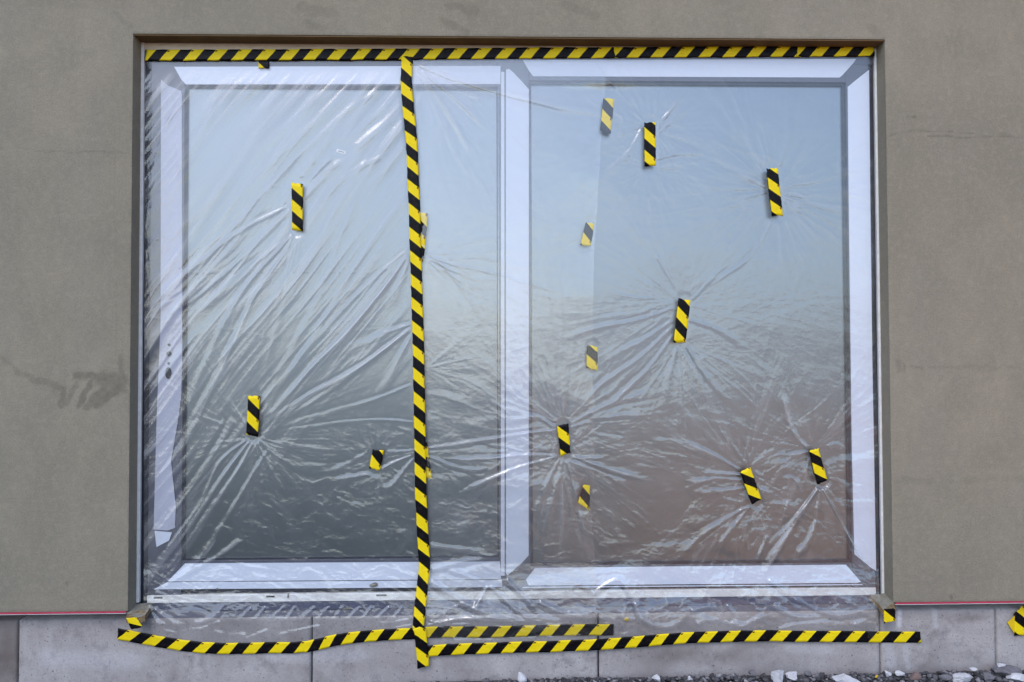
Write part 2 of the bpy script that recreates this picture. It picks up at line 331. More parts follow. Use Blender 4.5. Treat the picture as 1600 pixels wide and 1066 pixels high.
# wall core behind the render coat and the reveals of the opening
box('wall_core', XW0, XL, .003, .40, ZO, ZT, M['render'], wall, 0)
box('wall_core', XR, XW1, .003, .40, ZO, ZT, M['render'], wall, 0)
box('wall_core', XW0, XW1, .003, .40, ZT, ZW1, M['render'], wall, 0)
box('soffit', XL+.002, XR-.002, .0045, .12, ZT-.006, ZT-.0005, M['brown'], wall, .0008)
for (ua, ub, va, vb) in ((-420, 197, 961.5, 957.0), (1398, 1980, 942.5, 938.5)):
    xa, xb = (XW0, XL-.006) if ua < 0 else (XR+.008, XW1)
    box('red_strip', xa, xb, -.003, .012, ZO-.0064, ZO-.001, M['red'], wall, .001)
    box('starter_rail', xa, xb, -.001, .018, ZO-.0095, ZO-.0068, M['white_pvc'], wall, .0005)
# white stop beads along the reveals
bead = lambda n, *a: box(n, *a, M['white_pvc'], wall, .001)
bx0, bx1 = XL-.0020, XL+.0125+.0
xi0 = xat(220.5, 300, YB); xi0 = (xat(220.5, 66, YB)+xat(211.5, 943, YB))/2
xi1 = (xat(1371.5, 72, YB)+xat(1383, 928, YB))/2
zi1 = (zat(220.5, 65.5, YB)+zat(1371.5, 72, YB))/2; zi0 = (zat(211.5, 943, YB)+zat(1383, 928, YB))/2
bead('stop_bead', xi0-.001, xi0+.0135, YB, .085, zi0, zi1-.004)
bead('stop_bead', xi1-.0135, xi1+.001, YB, .085, zi0, zi1-.004)
bead('stop_bead', xi0-.001, xi1+.001, YB+.0006, .085, zi1-.004, zi1+.006)
box('lintel_board', xi0+.013, xi1-.013, .0745, .10, zi1-.034, zi1-.0045, M['beige'], wall, .001)
# mortar ledges under the two reveal corners
def ledge(pts, ys, lab):
    n = len(pts); a = [A1(p_[0], p_[1], y) for p_, y in zip(pts, ys)]; cx = sum(a, Vector())/n
    rings = [a]
    bm = bmesh.new(); res = 7
    vs = [bm.verts.new(q) for q in a]; f = bm.faces.new(vs)
    ex = bmesh.ops.extrude_face_region(bm, geom=[f]); mv = [g_ for g_ in ex['geom'] if isinstance(g_, bmesh.types.BMVert)]
    for q in mv: q.co.z -= .022
    bmesh.ops.recalc_face_normals(bm, faces=bm.faces[:]); bmesh.ops.triangulate(bm, faces=bm.faces[:])
    bmesh.ops.subdivide_edges(bm, edges=bm.edges[:], cuts=4, use_grid_fill=True)
    rnd = random.Random(len(lab))
    for q in bm.verts: q.co += Vector((rnd.uniform(-1, 1), rnd.uniform(-.6, .6), rnd.uniform(-1, 1)))*.0016
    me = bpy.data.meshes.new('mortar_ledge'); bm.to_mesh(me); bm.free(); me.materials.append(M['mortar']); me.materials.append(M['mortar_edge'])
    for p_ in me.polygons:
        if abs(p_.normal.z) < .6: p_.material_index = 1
    o = bpy.data.objects.new('mortar_ledge', me); COL.objects.link(o); return tag(o, lab, 'mortar ledge', 'mortar ledges at the foot of the reveals')
ledge([(211, 943), (238, 942.5), (233, 952), (226, 962), (214, 966), (197.5, 964.5), (199, 958)], [.066, .066, .035, .002, -.002, -.003, -.001],
      'flat piece of grey mortar at the foot of the left reveal with yellow tape below')
ledge([(1358, 929), (1384, 927), (1396, 941), (1400, 952), (1381, 953.5), (1372, 943)], [.066, .066, .004, -.003, -.003, .03],
      'crumbling brown grey mortar ledge at the foot of the right reveal')

# ------------------------------------------------------------------ concrete plinth
pl = thing('concrete_plinth', 'row of grey concrete plinth panels under the window and wall', 'wall')
zp = zat(300, 966, YP)
joints = [-420, 28, 487, 935, 1376, 1557, 1990]
jx = [xat(a, 1010, YP) for a in joints]
for i in range(6):
    x0, x1 = jx[i]+.0036, jx[i+1]-.0036
    def seg(xa, xb, zt):
        nx = max(8, int((xb-xa)/.008)); nz = 60
        X, Z = np.meshgrid(np.linspace(xa, xb, nx), np.linspace(-.25, zt, nz))
        Y = YP-.0012*fbm(X*6+20, Z*6+20, 81+i)+.0
        e = np.minimum(np.minimum(X-xa, xb-X), zt-Z); Y = Y+.0035*(e < 1e-6)
        return X, Y, Z
    X, Y, Z = seg(x0, x1, zp)
    P = np.stack([X, Y, Z], -1)
    back = P.copy(); back[..., 1] = .30
    nx, nz = X.shape[1], X.shape[0]
    o = gridmesh('concrete_panel', P, M['concrete'], pl)
    # close the panel: top and side returns
    me = o.data; bm = bmesh.new(); bm.from_mesh(me)
    be = [e_ for e_ in bm.edges if e_.is_boundary]
    ex = bmesh.ops.extrude_edge_only(bm, edges=be)
    for q in [g_ for g_ in ex['geom'] if isinstance(g_, bmesh.types.BMVert)]: q.co.y = .30
    bmesh.ops.recalc_face_normals(bm, faces=bm.faces[:]); bm.to_mesh(me); bm.free()
    co = np.empty(len(me.vertices)*3, np.float32); me.vertices.foreach_get('co', co); co = co.reshape(-1, 3)
    uu, vv = pix(co[:, 0].astype(float), co[:, 2].astype(float))
    t = np.full(len(co), [0, .85, 0, 0, .12, .1, .1][i+1] if i else .85, float)*(.6+.6*fbm(uu/30, vv/30, 88))
    for (cx_, cy_, rx, ry, s) in ((1045, 1030, 60, 16, .5), (1520, 972, 40, 8, .55), (150, 970, 120, 20, .25), (1120, 1035, 80, 14, .35), (1350, 1000, 90, 30, .2)):
        t = np.maximum(t, s*np.exp(-((uu-cx_)/rx)**2-((vv-cy_)/ry)**2)*(.4+1.0*fbm(uu/9, vv/9, 90)))
    setattr_f(me, 'tone', t); ck = np.zeros(len(co))
    for (x0_, y0_, x1_, y1_, w_, s_) in ((1415, 955, 1414, 984, 4, 1.0), (1470, 952, 1472, 985, 5, .4), (1432, 947, 1442, 951, 4, .5), (1395, 1012, 1403, 1045, 9, .3), (420, 1032, 560, 1030, 12, .3), (60, 1035, 200, 1040, 16, .3), (1240, 1020, 1300, 1022, 9, .25), (1425, 1015, 1428, 1050, 6, .25)):
        d_, _t = seg_d(uu, vv, x0_, y0_, x1_, y1_); ck = np.maximum(ck, s_*(1-sstep(d_, w_*.3, w_*1.4)))
    setattr_f(me, 'chalk', ck)
box('plinth_core', jx[0], jx[-1], .061, .29, -.25, zp-.004, M['black_slot'], pl, 0)

# ------------------------------------------------------------------ the window
win = thing('window', 'wide two part window with white taped profiles behind wrinkled clear plastic sheeting', 'window')
YF = .080                                                  # face of the profiles
def X_(u, Y=YF, v=500): return xat(u, v, Y)
def Z_(v, Y=YF, u=300): return zat(u, v, Y)
xa, xb = X_(234), X_(1362)
PB = 'profile'
zt, zb = Z_(95, YF, 400), Z_(941)
fr = lambda x0, x1, z0, z1, m='profile', y=YF, d=.06, n='frame_profile': box(n, x0, x1, y, y+d, z0, z1, M[m], win, .0015)
LX0, LX1, LZ1, LZ0 = X_(286), X_(779), Z_(133), Z_(876.5)           # left pane
RX0, RX1, RZ1, RZ0 = X_(827.5), X_(1327), Z_(127, YF, 1000), Z_(882, YF, 1100)   # right pane
fr(xa, LX0, zb+.0, zt); fr(RX1, xb, zb+.0, zt)
fr(LX0+.0005, LX1, LZ1, zt); fr(LX1+.0005, RX0, zb+.001, zt); fr(RX0+.0005, RX1-.0005, RZ1, zt)
fr(LX0+.0005, LX1, Z_(921), LZ0); fr(RX0+.0005, RX1-.0005, Z_(921), RZ0)
# dark recess line, white outer sill frame, sill profile, membrane flashing
fr(LX0+.0005, LX1, Z_(929), Z_(921)-.0005, 'profile_dark', YF+.012, .03, 'sash_gap'); fr(RX0+.0005, RX1-.0005, Z_(929), Z_(921)-.0005, 'profile_dark', YF+.012, .03, 'sash_gap')
fr(xa, xb, Z_(941.5), Z_(929.5), 'white_pvc', YF-.004, .05, 'outer_frame')
fr(xa-.02, xb+.02, Z_(955), Z_(942), 'purple', YF-.001, .05, 'sill_profile')
zc0, zc1 = zp+.001, Z_(955)-.001
obj('flashing', [(xa-.02, YF-.001, zc1), (xb+.02, YF-.001, zc1), (xb+.02, YP+.002, zc0), (xa-.02, YP+.002, zc0), (xa-.02, YF+.03, zc1-.002), (xb+.02, YF+.03, zc1-.002), (xb+.02, YP+.02, zc0-.003), (xa-.02, YP+.02, zc0-.003)],
    [(0, 3, 2, 1), (4, 5, 6, 7), (0, 1, 5, 4), (3, 7, 6, 2), (0, 4, 7, 3), (1, 2, 6, 5)], M['membrane'], win)
# dark strips stand in for the shade in the gaps between frame and reveal
fr(xi0+.0135, xa-.0005, zb-.05, zt+.01, 'profile_dark', YF+.004, .05, 'shadow_gap'); fr(xb+.0005, xi1-.0135, zb-.05, zt+.01, 'profile_dark', YF+.004, .05, 'shadow_gap')
box('frame_head', xi0+.013, xi1-.013, YF+.001, YF+.06, zt+.0005, zi1-.0345, M['profile'], win, .001)
# gaskets and glass
def ring(x0, x1, z0, z1, w, y, m, n):
    for a in ((x0, x1, z1-w, z1), (x0, x1, z0, z0+w), (x0, x0+w, z0+w+.0003, z1-w-.0003), (x1-w, x1, z0+w+.0003, z1-w-.0003)):
        box(n, a[0]+.0004, a[1]-.0004, y, y+.025, a[2], a[3], M[m], win, .0008)
ring(LX0, LX1, LZ0, LZ1, .007, YF+.012, 'profile_dark', 'gasket'); ring(RX0, RX1, RZ0, RZ1, .011, YF+.010, 'profile_dark', 'gasket')
YG = YF+.022
box('pane', LX0+.002, LX1-.002, YG, YG+.02, LZ0+.002, LZ1-.002, M['glass'], win, 0)['label'] = 'left glass pane reflecting the grey sky'
box('pane', RX0+.002, RX1-.002, YG, YG+.02, RZ0+.002, RZ1-.002, M['glass'], win, 0)['label'] = 'right glass pane with a brownish reflection low down'
for (x0, x1, z0, z1) in ((LX0, LX1, LZ0, LZ1), (RX0, RX1, RZ0, RZ1)):
    pass
# white protective strips stuck on the profiles, torn off at the mitres
YS_ = YF-.0012
def strip(pts, lab=None, Y=YS_):
    o = slab('protective_strip', pts, Y, .0009, M['veiled_strip' if lab and 'lilac' in lab else 'white_strip'], win)
    if lab: o['label'] = lab
    return o
strip([(272, 104.5), (782, 103), (782, 131.5), (290, 132), (283, 124)])
strip([(251.5, 124), (256, 129), (263, 134), (283, 142), (284, 150), (284.5, 560), (283, 620), (277.6, 660), (267, 720), (274.6, 792), (273, 825), (262, 829), (240, 827.5), (244.5, 660), (251, 500)],
      'white strip on the left stile, coloured lilac as if veiled by gathered film, coming loose towards its bottom', [YS_]*7+[YS_-.0015, YS_-.003, YS_-.004, YS_-.004, YS_-.004, YS_-.003, YS_-.001, YS_])
strip([(241.5, 829.5), (268.6, 832), (264, 845), (254, 850), (244.5, 855), (243, 842)], None, YS_-.002)
strip([(289, 880.5), (781, 877.5), (783, 905), (262, 908.7)]); strip([(261, 910), (784, 906.5), (785, 917.5), (240, 921)])
strip([(790.5, 109), (795, 107.5), (802, 113), (824, 137), (826.3, 140), (826, 868), (815, 880), (793, 899), (790.5, 896)], 'white strip down the middle post with pointed ends')
strip([(783, 112), (788, 113), (788.5, 900), (782.5, 900)], None) ['label'] = 'thin edge strip beside the middle post'
strip([(817, 94), (1338, 92), (1334, 98), (1316, 118), (1312, 121.3), (833, 119.2), (826, 110)])
strip([(1358, 109), (1360, 320), (1363, 560), (1369, 892), (1362, 888), (1335, 866), (1331, 700), (1326, 300), (1324.6, 136), (1334, 128)], 'white strip on the right stile with slanted ends')
strip([(836, 887.5), (1322, 882.5), (1331, 893), (1345, 909), (1340, 911), (826, 915), (822, 906)])
strip([(818, 917), (1346, 912.8), (1349, 914.4), (816, 918.8)])
for a in ((240, 254), (416, 429), (588, 604)):
    v0 = {240: 934, 416: 932, 588: 930}[a[0]]
    z = zat(a[0], v0+.3, YF-.004); box('drain_slot', xat(a[0], v0, YF-.004), xat(a[1], v0, YF-.004), YF-.0055, YF+.0, z-.0035, z+.0035, M['black_slot'], win, .001)
for (u, v, r) in ((264, 539, 1.6), (264, 553, 3.0), (263.5, 568, 1.6), (263, 583, 3.6)):
    c = A1(u, v, YS_-.0040); n = 14; k = 1.9 if r > 3.3 else 1
    vv = [(c.x+math.cos(i/n*6.2832)*r*.0036, c.y, c.z+math.sin(i/n*6.2832)*r*.0036*k) for i in range(n)]; vb = [(q[0], q[1]+.001, q[2]) for q in vv]
    obj('screw_hole', vv+vb, [tuple(range(n)), tuple(range(2*n-1, n-1, -1))]+[(i, n+i, n+(i+1) % n, (i+1) % n) for i in range(n)], M['profile_dark'], win)
stk = slab('sticker', [(526.3, 232.6), (541, 237), (540, 241.3), (525, 237.6)], YG-.0012, .0006, M['white_pvc'], win); stk['label'] = 'tiny white sticker on the left pane'
slab('print_line', [(529, 235.4), (537.6, 237.8), (537.3, 238.8), (528.8, 236.5)], YG-.0016, .0003, M['profile'], stk)

# ------------------------------------------------------------------ tape pieces: where they are (photo positions), used by the film too
# name: (TL, TR, BR, BL, point on a yellow->black edge, sheet under it)
PIECES = [
 ((455.5, 286), (473.2, 287.8), (473, 361), (456.3, 359), (455.6, 293.5), 'L', 'short vertical tape piece, the higher one on the left pane'),
 ((387.7, 619.2), (406.4, 619.2), (402.7, 683.5), (384.6, 678.8), (388.1, 623.5), 'L', 'short tape piece on the left pane where long folds meet below it'),
 ((582.5, 702), (599.9, 704.9), (593.8, 735.3), (576.9, 731.6), (592.8, 703.9), 'L', 'stubby tape piece just beside the long vertical tape, low on the left'),
 ((942.6, 154), (960.2, 154.6), (953.9, 210.7), (937.7, 204), (944.4, 154), 'U', 'highest pale tape piece, seen dimly through the front sheet'),
 ((915, 347.8), (929, 349.7), (923, 385), (907, 383), (917.8, 349), 'U', 'pale pointed tape piece behind the front sheet, second from the top'),
 ((917, 539), (934, 543), (934, 578.5), (916.5, 575.7), (920.3, 539), 'U', 'pale short tape piece behind the front sheet at mid height'),
 ((911.6, 757), (922, 759), (921, 798.5), (903, 785), (911.6, 762), 'U', 'lowest pale tape piece behind the front sheet'),
 ((1006.8, 191.8), (1024.3, 190.6), (1024.9, 260), (1007.2, 260), (1006.8, 216.2), 'R', 'upright tape piece high on the right pane, black at its top'),
 ((1197.8, 264), (1215.2, 262.7), (1223.6, 337.7), (1206.3, 337.7), (1201.1, 294.6), 'R', 'tape piece leaning left at the top, upper right of the right pane'),
 ((1060.3, 466.4), (1079.2, 469), (1071.2, 535.2), (1052.5, 535.2), (1056.9, 495.5), 'R', 'tape piece in the middle of the right pane with wrinkles fanning out all round'),
 ((870.3, 666.7), (888, 661.3), (891.3, 707.5), (876.3, 713), (872.2, 683), 'R', 'tape piece just beside the white middle post, low on the right pane'),
 ((1157, 738), (1172, 729.3), (1190, 780.3), (1174.5, 788.8), (1157.5, 739), 'R', 'slanted tape piece with cut corners, lowest on the right pane'),
 ((1264.3, 704.9), (1278.7, 701), (1293, 750), (1277, 757), (1264.9, 706), 'R', 'slanted tape piece nearest the right stile with folds fanning down'),
]
VERT = [(636, 88), (634.7, 124), (636, 150), (639.5, 185), (643.3, 223), (645.6, 280), (647.7, 334), (648.7, 378), (650.5, 432), (652.8, 510), (655.7, 660), (657, 760), (660.8, 840), (663, 880), (662.7, 896), (659.5, 920), (657, 940), (653.7, 978), (653.4, 984)]
VERTK = [105, 145.8, 184, 223, 260, 298, 335, 372.8, 408.8, 445.6, 481.6, 519, 555, 592, 630, 667.8, 703, 741, 780, 820.6, 856.7, 897, 931.7, 961.7]
VERT2 = [(653.6, 980), (657, 990), (658.8, 1010), (661.5, 1043)]
BL_ = [(184, 990.5), (218.8, 997), (239.4, 1001.3), (278, 1007.6), (315, 1012), (350, 1014), (400, 1012.6), (457, 1012.3), (480, 1010.6), (500, 1006), (525, 1000), (550, 996.6), (600, 992), (645, 990), (684, 987.6), (740, 988), (800, 986.8), (850, 985.4), (912, 984.5), (958.7, 984.4)]
BLK = [220, 258.7, 297.5, 336, 372.5, 413.7, 453.7, 491, 526, 563.7, 601, 641, 684.6, 724.7, 763, 800, 837.5, 876, 915, 953.7]
BR_ = [(664, 1018), (687.5, 1016), (740, 1013.6), (800, 1012), (870, 1010), (935, 1007.6), (975, 1004.5), (1025, 1000.7), (1075, 996.4), (1150, 994.4), (1200, 993.6), (1250, 994.3), (1375, 995.6), (1438.7, 996)]
BRK = [698, 738, 777, 816, 855, 892.5, 933, 971, 1007.5, 1046, 1085, 1122, 1158, 1197, 1237.5, 1276, 1315, 1352.5, 1391, 1430]

# ------------------------------------------------------------------ polythene sheets
LEFT_IN, RIGHT_IN = lambda v: np.interp(v, [90, 945, 1010], [226, 224.5, 222]), lambda v: np.interp(v, [90, 930, 950, 1000], [1365, 1374, 1376, 1364])
def vert_u(v): return np.interp(v, [p_[1] for p_ in VERT], [p_[0] for p_ in VERT])
def L_right(v): return np.interp(v, [80, 150, 400, 560, 700, 800, 940, 1000], [949, 944, 928, 925.5, 930, 925, 932, 958])+1.5*(n2(v/23, v*0, 5)-.5)
def blv(u): return np.interp(u, [p_[0] for p_ in BL_], [p_[1] for p_ in BL_])
def brv(u): return np.interp(u, [p_[0] for p_ in BR_], [p_[1] for p_ in BR_])
def panemask(u, v):
    a = sstep(u, 286, 300)*sstep(-u, -782, -764)*sstep(v, 133, 150)*sstep(-v, -876, -858)
    b = sstep(u, 827, 842)*sstep(-u, -1325, -1310)*sstep(v, 127, 142)*sstep(-v, -882, -866)
    return np.maximum(a, b)
def baseY(u, v, sheet):
    """resting depth of the sheet, without wrinkles"""
    y = np.interp(v, [60, 97, 112, 780, 880, 925, 966, 1100], [.0735, .0735, .0745, .0745, .0680, .0560, .0405, .0405])
    dip = np.zeros_like(u)
    for q in PIECES:
        cx = sum(p_[0] for p_ in q[:4])/4; cy = sum(p_[1] for p_ in q[:4])/4; hl = abs(q[3][1]-q[0][1])*.42
        d, _t = seg_d(u, v, cx+ (q[0][0]+q[1][0]-q[2][0]-q[3][0])/4*.8, cy-hl, cx-(q[0][0]+q[1][0]-q[2][0]-q[3][0])/4*.8, cy+hl)
        if sheet == 'L' and q[5] == 'R' and cx > 900: continue
        dip = np.maximum(dip, .0055*np.exp(-(d/58)**2))
    y = y+dip*panemask(u, v)
    return y-(.0048 if sheet == 'R' else 0)
def tapemask(u, v):
    k = np.ones_like(u)
    for q in PIECES:
        cx0, cx1 = (q[0][0]+q[1][0])/2, (q[2][0]+q[3][0])/2; d, _t = seg_d(u, v, cx0, (q[0][1]+q[1][1])/2, cx1, (q[2][1]+q[3][1])/2)
        k = k*sstep(d, 7, 14)
    k = k*sstep(np.hypot(u-533, (v-237)*1.5), 8, 34)
    k = k*sstep(np.abs(u-vert_u(v)), 7, 15)*sstep(v, 92, 100)
    k = k*np.where(u < 662, sstep(blv(u)-v, 6, 14), 1)
    k = k*np.where(u >= 662, sstep(brv(u)-v, 6, 14), 1)
    return k
def rays_(u, v, cx, cy, n, Rr, seed, r0=8, dirs=None):
    dx, dy = u-cx, v-cy; r = np.hypot(dx, dy); th = np.arctan2(dy, dx)
    w = th+.10*(fbm(u/70, v/70, seed+5)-.5)
    def per(n_, s):
        n_ = min(250, int(round(n_))); return n2((w/(2*math.pi)+.5)*n_, np.log1p(r/30)*1.6, s, n_)
    q = per(n, seed); q2 = per(n*2.3, seed+1)
    rid = np.clip(1-np.abs(2*q-1)*1.6, 0, 1)**2*.75+np.clip(1-np.abs(2*q2-1)*1.8, 0, 1)**2*.4
    env = sstep(r, r0*.6, r0*2.2)*np.exp(-(r/Rr)**1.2)
    rl = .35+.9*n2((w/(2*math.pi)+.5)*int(n*.5), w*0+3, seed+2, int(n*.5)); env = env*np.clip(rl, 0, 1.2)
    if dirs is not None:
        e = np.zeros_like(r)
        for (a, wd, s) in dirs:
            da = np.abs((th-R(a)+math.pi) % (2*math.pi)-math.pi); e = np.maximum(e, s*np.exp(-(da/R(wd))**2))
        env = env*e
    return rid*env
def folds(u, v, lst, seed, jit=2, wide=1.0):
    """creases drawn from point to point: (points, width at start, width at end, height mm, milkiness)"""
    h = np.zeros_like(u); f = np.zeros_like(u); rnd = random.Random(seed)
    for pts, w0, w1, hm, fm in lst:
        reps = [(0, 0, 1)]+[(rnd.uniform(-1, 1)*9, rnd.uniform(-1, 1)*9, rnd.uniform(.25, .6)) for _ in range(jit)]
        for k, (ox, oy, s) in enumerate(reps):
            P = [(x+ox*(i/(len(pts)-1) if w1 > w0 else 1-i/(len(pts)-1)), y+oy*(i/(len(pts)-1))) for i, (x, y) in enumerate(pts)]
            for _c in range(2 if len(P) > 2 else 0):
                P = [P[0]]+[q_ for a_, b_ in zip(P, P[1:]) for q_ in ((a_[0]*.75+b_[0]*.25, a_[1]*.75+b_[1]*.25), (a_[0]*.25+b_[0]*.75, a_[1]*.25+b_[1]*.75))]+[P[-1]]
            xs = [p_[0] for p_ in P]; ys = [p_[1] for p_ in P]; pad = 3.2*max(w0, w1)+4
            sel = (u > min(xs)-pad) & (u < max(xs)+pad) & (v > min(ys)-pad) & (v < max(ys)+pad)
            if not sel.any(): continue
            uu, vv = u[sel], v[sel]; L = [math.hypot(P[i+1][0]-P[i][0], P[i+1][1]-P[i][1]) for i in range(len(P)-1)]; T = sum(L)
            bd = np.full(uu.shape, 1e9); bt = np.zeros(uu.shape); acc = 0; sg = np.zeros(uu.shape)
            uw = uu+2.4*(n2(uu/75, vv/75, seed+9)-.5); vw = vv+2.4*(n2(uu/75, vv/75, seed+11)-.5)
            for i in range(len(L)):
                d, t = seg_d(uw, vw, *P[i], *P[i+1]); m_ = d < bd
                bd = np.where(m_, d, bd); bt = np.where(m_, (acc+t*L[i])/T, bt)
                cr = (P[i+1][0]-P[i][0])*(vw-P[i][1])-(P[i+1][1]-P[i][1])*(uw-P[i][0]); sg = np.where(m_, np.sign(cr), sg); acc += L[i]
            w = (w0+(w1-w0)*bt)*(1 if k == 0 else .7)*(wide if min(xs) < 640 and min(ys) < 520 else 1); e = sstep(bt, 0, .05)*sstep(1-bt, 0, .35)*s*(.7+.6*n2(bt*6+k, bt*0+k, seed+len(xs)))
            x = bd*sg/w
            h[sel] += hm*(.6 if seed < 10 else .85)*e*(np.exp(-x*x)-.45*np.exp(-(x-1.7)**2))
            f[sel] = np.maximum(f[sel], fm*e*np.where(x < 0, np.exp(-(x*2.3)**2), np.exp(-(x*.95)**2)))
    return h, f
FL = [  # left sheet
 ([(600, 133), (520, 190), (438, 270), (350, 372), (288, 450), (230, 494)], 4, 2, 2.2, .5),
 ([(560, 133), (470, 210), (380, 300), (290, 400), (232, 470)], 6, 2, 2.0, .35),
 ([(640, 165), (560, 225), (470, 310), (360, 420), (290, 480), (232, 500)], 5, 2, 2.4, .55),
 ([(520, 135), (430, 210), (340, 300), (285, 360)], 5, 5, 1.6, .3),
 ([(610, 240), (540, 270), (480, 340), (420, 400), (330, 470), (250, 520)], 4, 4, 1.6, .3),
 ([(336, 150), (318, 200), (292, 240), (250, 290)], 6, 3, 2.4, .55),
 ([(310, 110), (280, 160), (240, 230)], 3, 2, 1.4, .4),
 ([(306, 105), (262, 190), (232, 290)], 3, 2, 1.4, .35),
 ([(478, 288), (520, 240), (560, 196), (620, 135)], 2, 6, 2.0, .5),
 ([(480, 292), (540, 240), (600, 190)], 2, 5, 1.6, .4),
 ([(456, 318), (420, 336), (370, 362), (300, 420), (240, 470)], 2, 5, 2.2, .5),
 ([(456, 322), (400, 372), (330, 430), (280, 452)], 2, 5, 1.8, .4),
 ([(610, 190), (570, 250), (520, 330), (490, 400), (450, 470), (420, 560)], 4, 5, 1.8, .35),
 ([(636, 300), (590, 360), (540, 440), (480, 540), (440, 600), (407, 640)], 3, 3, 1.8, .4),
 ([(462, 362), (430, 420), (399, 459), (348, 570), (297, 678), (240, 792)], 2, 5, 3.2, .75),
 ([(464, 362), (440, 450), (420, 530), (402, 616)], 1.6, 2.5, 2.2, .6),
 ([(466, 362), (452, 430), (428, 520), (404, 618)], 1.6, 3, 2.2, .5),
 ([(460, 362), (380, 450), (330, 540), (290, 640), (262, 700)], 2, 7, 2.6, .55),
 ([(458, 364), (360, 440), (300, 510), (285, 570)], 2, 6, 1.8, .4),
 ([(470, 364), (462, 420), (440, 490), (410, 600)], 2, 4, 1.4, .35),
 ([(642, 392), (600, 452), (540, 520), (490, 570), (440, 630), (405, 668)], 2, 4, 3.4, .75),
 ([(642, 398), (622, 450), (612, 485), (604, 487)], 2, 7, 2.8, .55),
 ([(642, 386), (590, 430), (520, 500), (470, 560), (420, 630)], 2, 5, 2.2, .5),
 ([(560, 300), (520, 400), (500, 470), (452, 560), (412, 640)], 4, 5, 1.8, .3),
 ([(645, 508), (600, 545), (540, 590), (480, 622), (440, 652), (404, 676)], 1.6, 4, 3.4, .8),
 ([(645, 512), (580, 562), (520, 610), (450, 650), (404, 679)], 1.6, 4, 2.6, .6),
 ([(645, 505), (600, 520), (560, 540), (532, 552)], 2, 6, 2.2, .5),
 ([(645, 518), (625, 560), (600, 610), (590, 640)], 2, 8, 2.2, .45),
 ([(645, 600), (600, 620), (540, 640), (470, 660), (404, 681)], 2, 4, 1.6, .45),
 ([(650, 660), (600, 655), (520, 664), (404, 682)], 2, 3, 1.4, .4),
 ([(395, 684), (352, 740), (300, 820), (234, 912)], 2, 4.5, 4.0, .85),
 ([(398, 686), (370, 740), (320, 810), (262, 890), (240, 925)], 2, 5, 3.6, .7),
 ([(392, 684), (340, 720), (318, 780), (285, 830), (232, 905)], 2, 4, 3.0, .6),
 ([(369, 650), (330, 720), (285, 780), (231, 870)], 4, 3.5, 2.8, .65),
 ([(345, 655), (300, 725), (262, 775), (236, 800)], 5, 3, 2.4, .5),
 ([(312, 655), (275, 712), (236, 765)], 5, 3, 2.2, .45),
 ([(420, 700), (380, 770), (330, 850), (280, 905), (236, 935)], 3, 5, 2.6, .4),
 ([(380, 842), (345, 868), (300, 892), (250, 922)], 5, 3, 2.4, .6),
 ([(340, 840), (318, 872), (280, 900), (240, 925)], 4, 3, 2.2, .6),
 ([(402, 685), (430, 715), (470, 735), (520, 742)], 2, 6, 1.6, .3),
 ([(404, 684), (450, 700), (540, 706), (576, 702)], 1.6, 3, 1.4, .45),
 ([(397, 687), (400, 740), (412, 800)], 2, 7, 1.4, .25), ([(399, 687), (425, 740), (455, 790)], 2, 7, 1.4, .2),
 ([(648, 703), (620, 706), (598, 709)], 1.6, 2.5, 2.4, .6), ([(648, 707), (620, 714), (596, 716)], 1.6, 2.5, 2.4, .55),
 ([(648, 710), (615, 722), (590, 738), (540, 748), (505, 752)], 1.6, 5, 3.0, .75), ([(648, 714), (632, 735), (612, 762), (590, 768)], 1.6, 6, 3.0, .7),
 ([(576, 706), (550, 722), (520, 738), (500, 744)], 2, 6, 2.2, .55), ([(592, 742), (591, 780), (594, 830), (596, 870)], 1.4, 1.6, .9, .4),
 ([(620, 668), (640, 672), (650, 680)], 3, 2, 1.2, .3),
 ([(590, 420), (588, 500), (590, 600)], 1.2, 1.3, .5, .12), ([(290, 427), (400, 424), (640, 428)], 1.2, 1.2, .5, .15),
 # hanging skirt
 ([(640, 968), (600, 975), (560, 978)], 2, 4, 3, .5), ([(650, 975), (600, 990), (560, 986)], 2, 4, 3, .5),
 ([(385, 992), (350, 990), (320, 985)], 6, 8, 3, .6), ([(420, 985), (380, 1000), (340, 1002)], 4, 6, 3, .55), ([(500, 978), (450, 992), (410, 1000)], 3, 5, 3, .5),
 ([(300, 975), (330, 968), (345, 950), (352, 935)], 4, 4, 4, .55), ([(345, 970), (300, 985), (262, 988)], 3, 5, 3, .5), ([(240, 950), (270, 975), (300, 978)], 3, 5, 4, .45),
 ([(232, 945), (250, 985), (300, 1000)], 3, 5, 3, .4), ([(234, 972), (262, 975), (290, 982)], 3, 4, 3, .5),
]
for k in range(11): FL.append(([(395+k*24+random.uniform(-6, 6), 948), (380+k*24, 962), (372+k*24, 972)], 2, 3, 3, .45))
FU = [([(650, 105), (690, 190), (722, 262), (752, 288), (766, 282)], 2, 4, 2.2, .4), ([(648, 110), (700, 180), (740, 240), (772, 250)], 2, 6, 1.8, .3),
 ([(648, 100), (720, 130), (800, 145), (860, 152)], 2, 5, 1.6, .3), ([(655, 385), (700, 420), (760, 500), (775, 560)], 2, 8, 1.6, .2)]
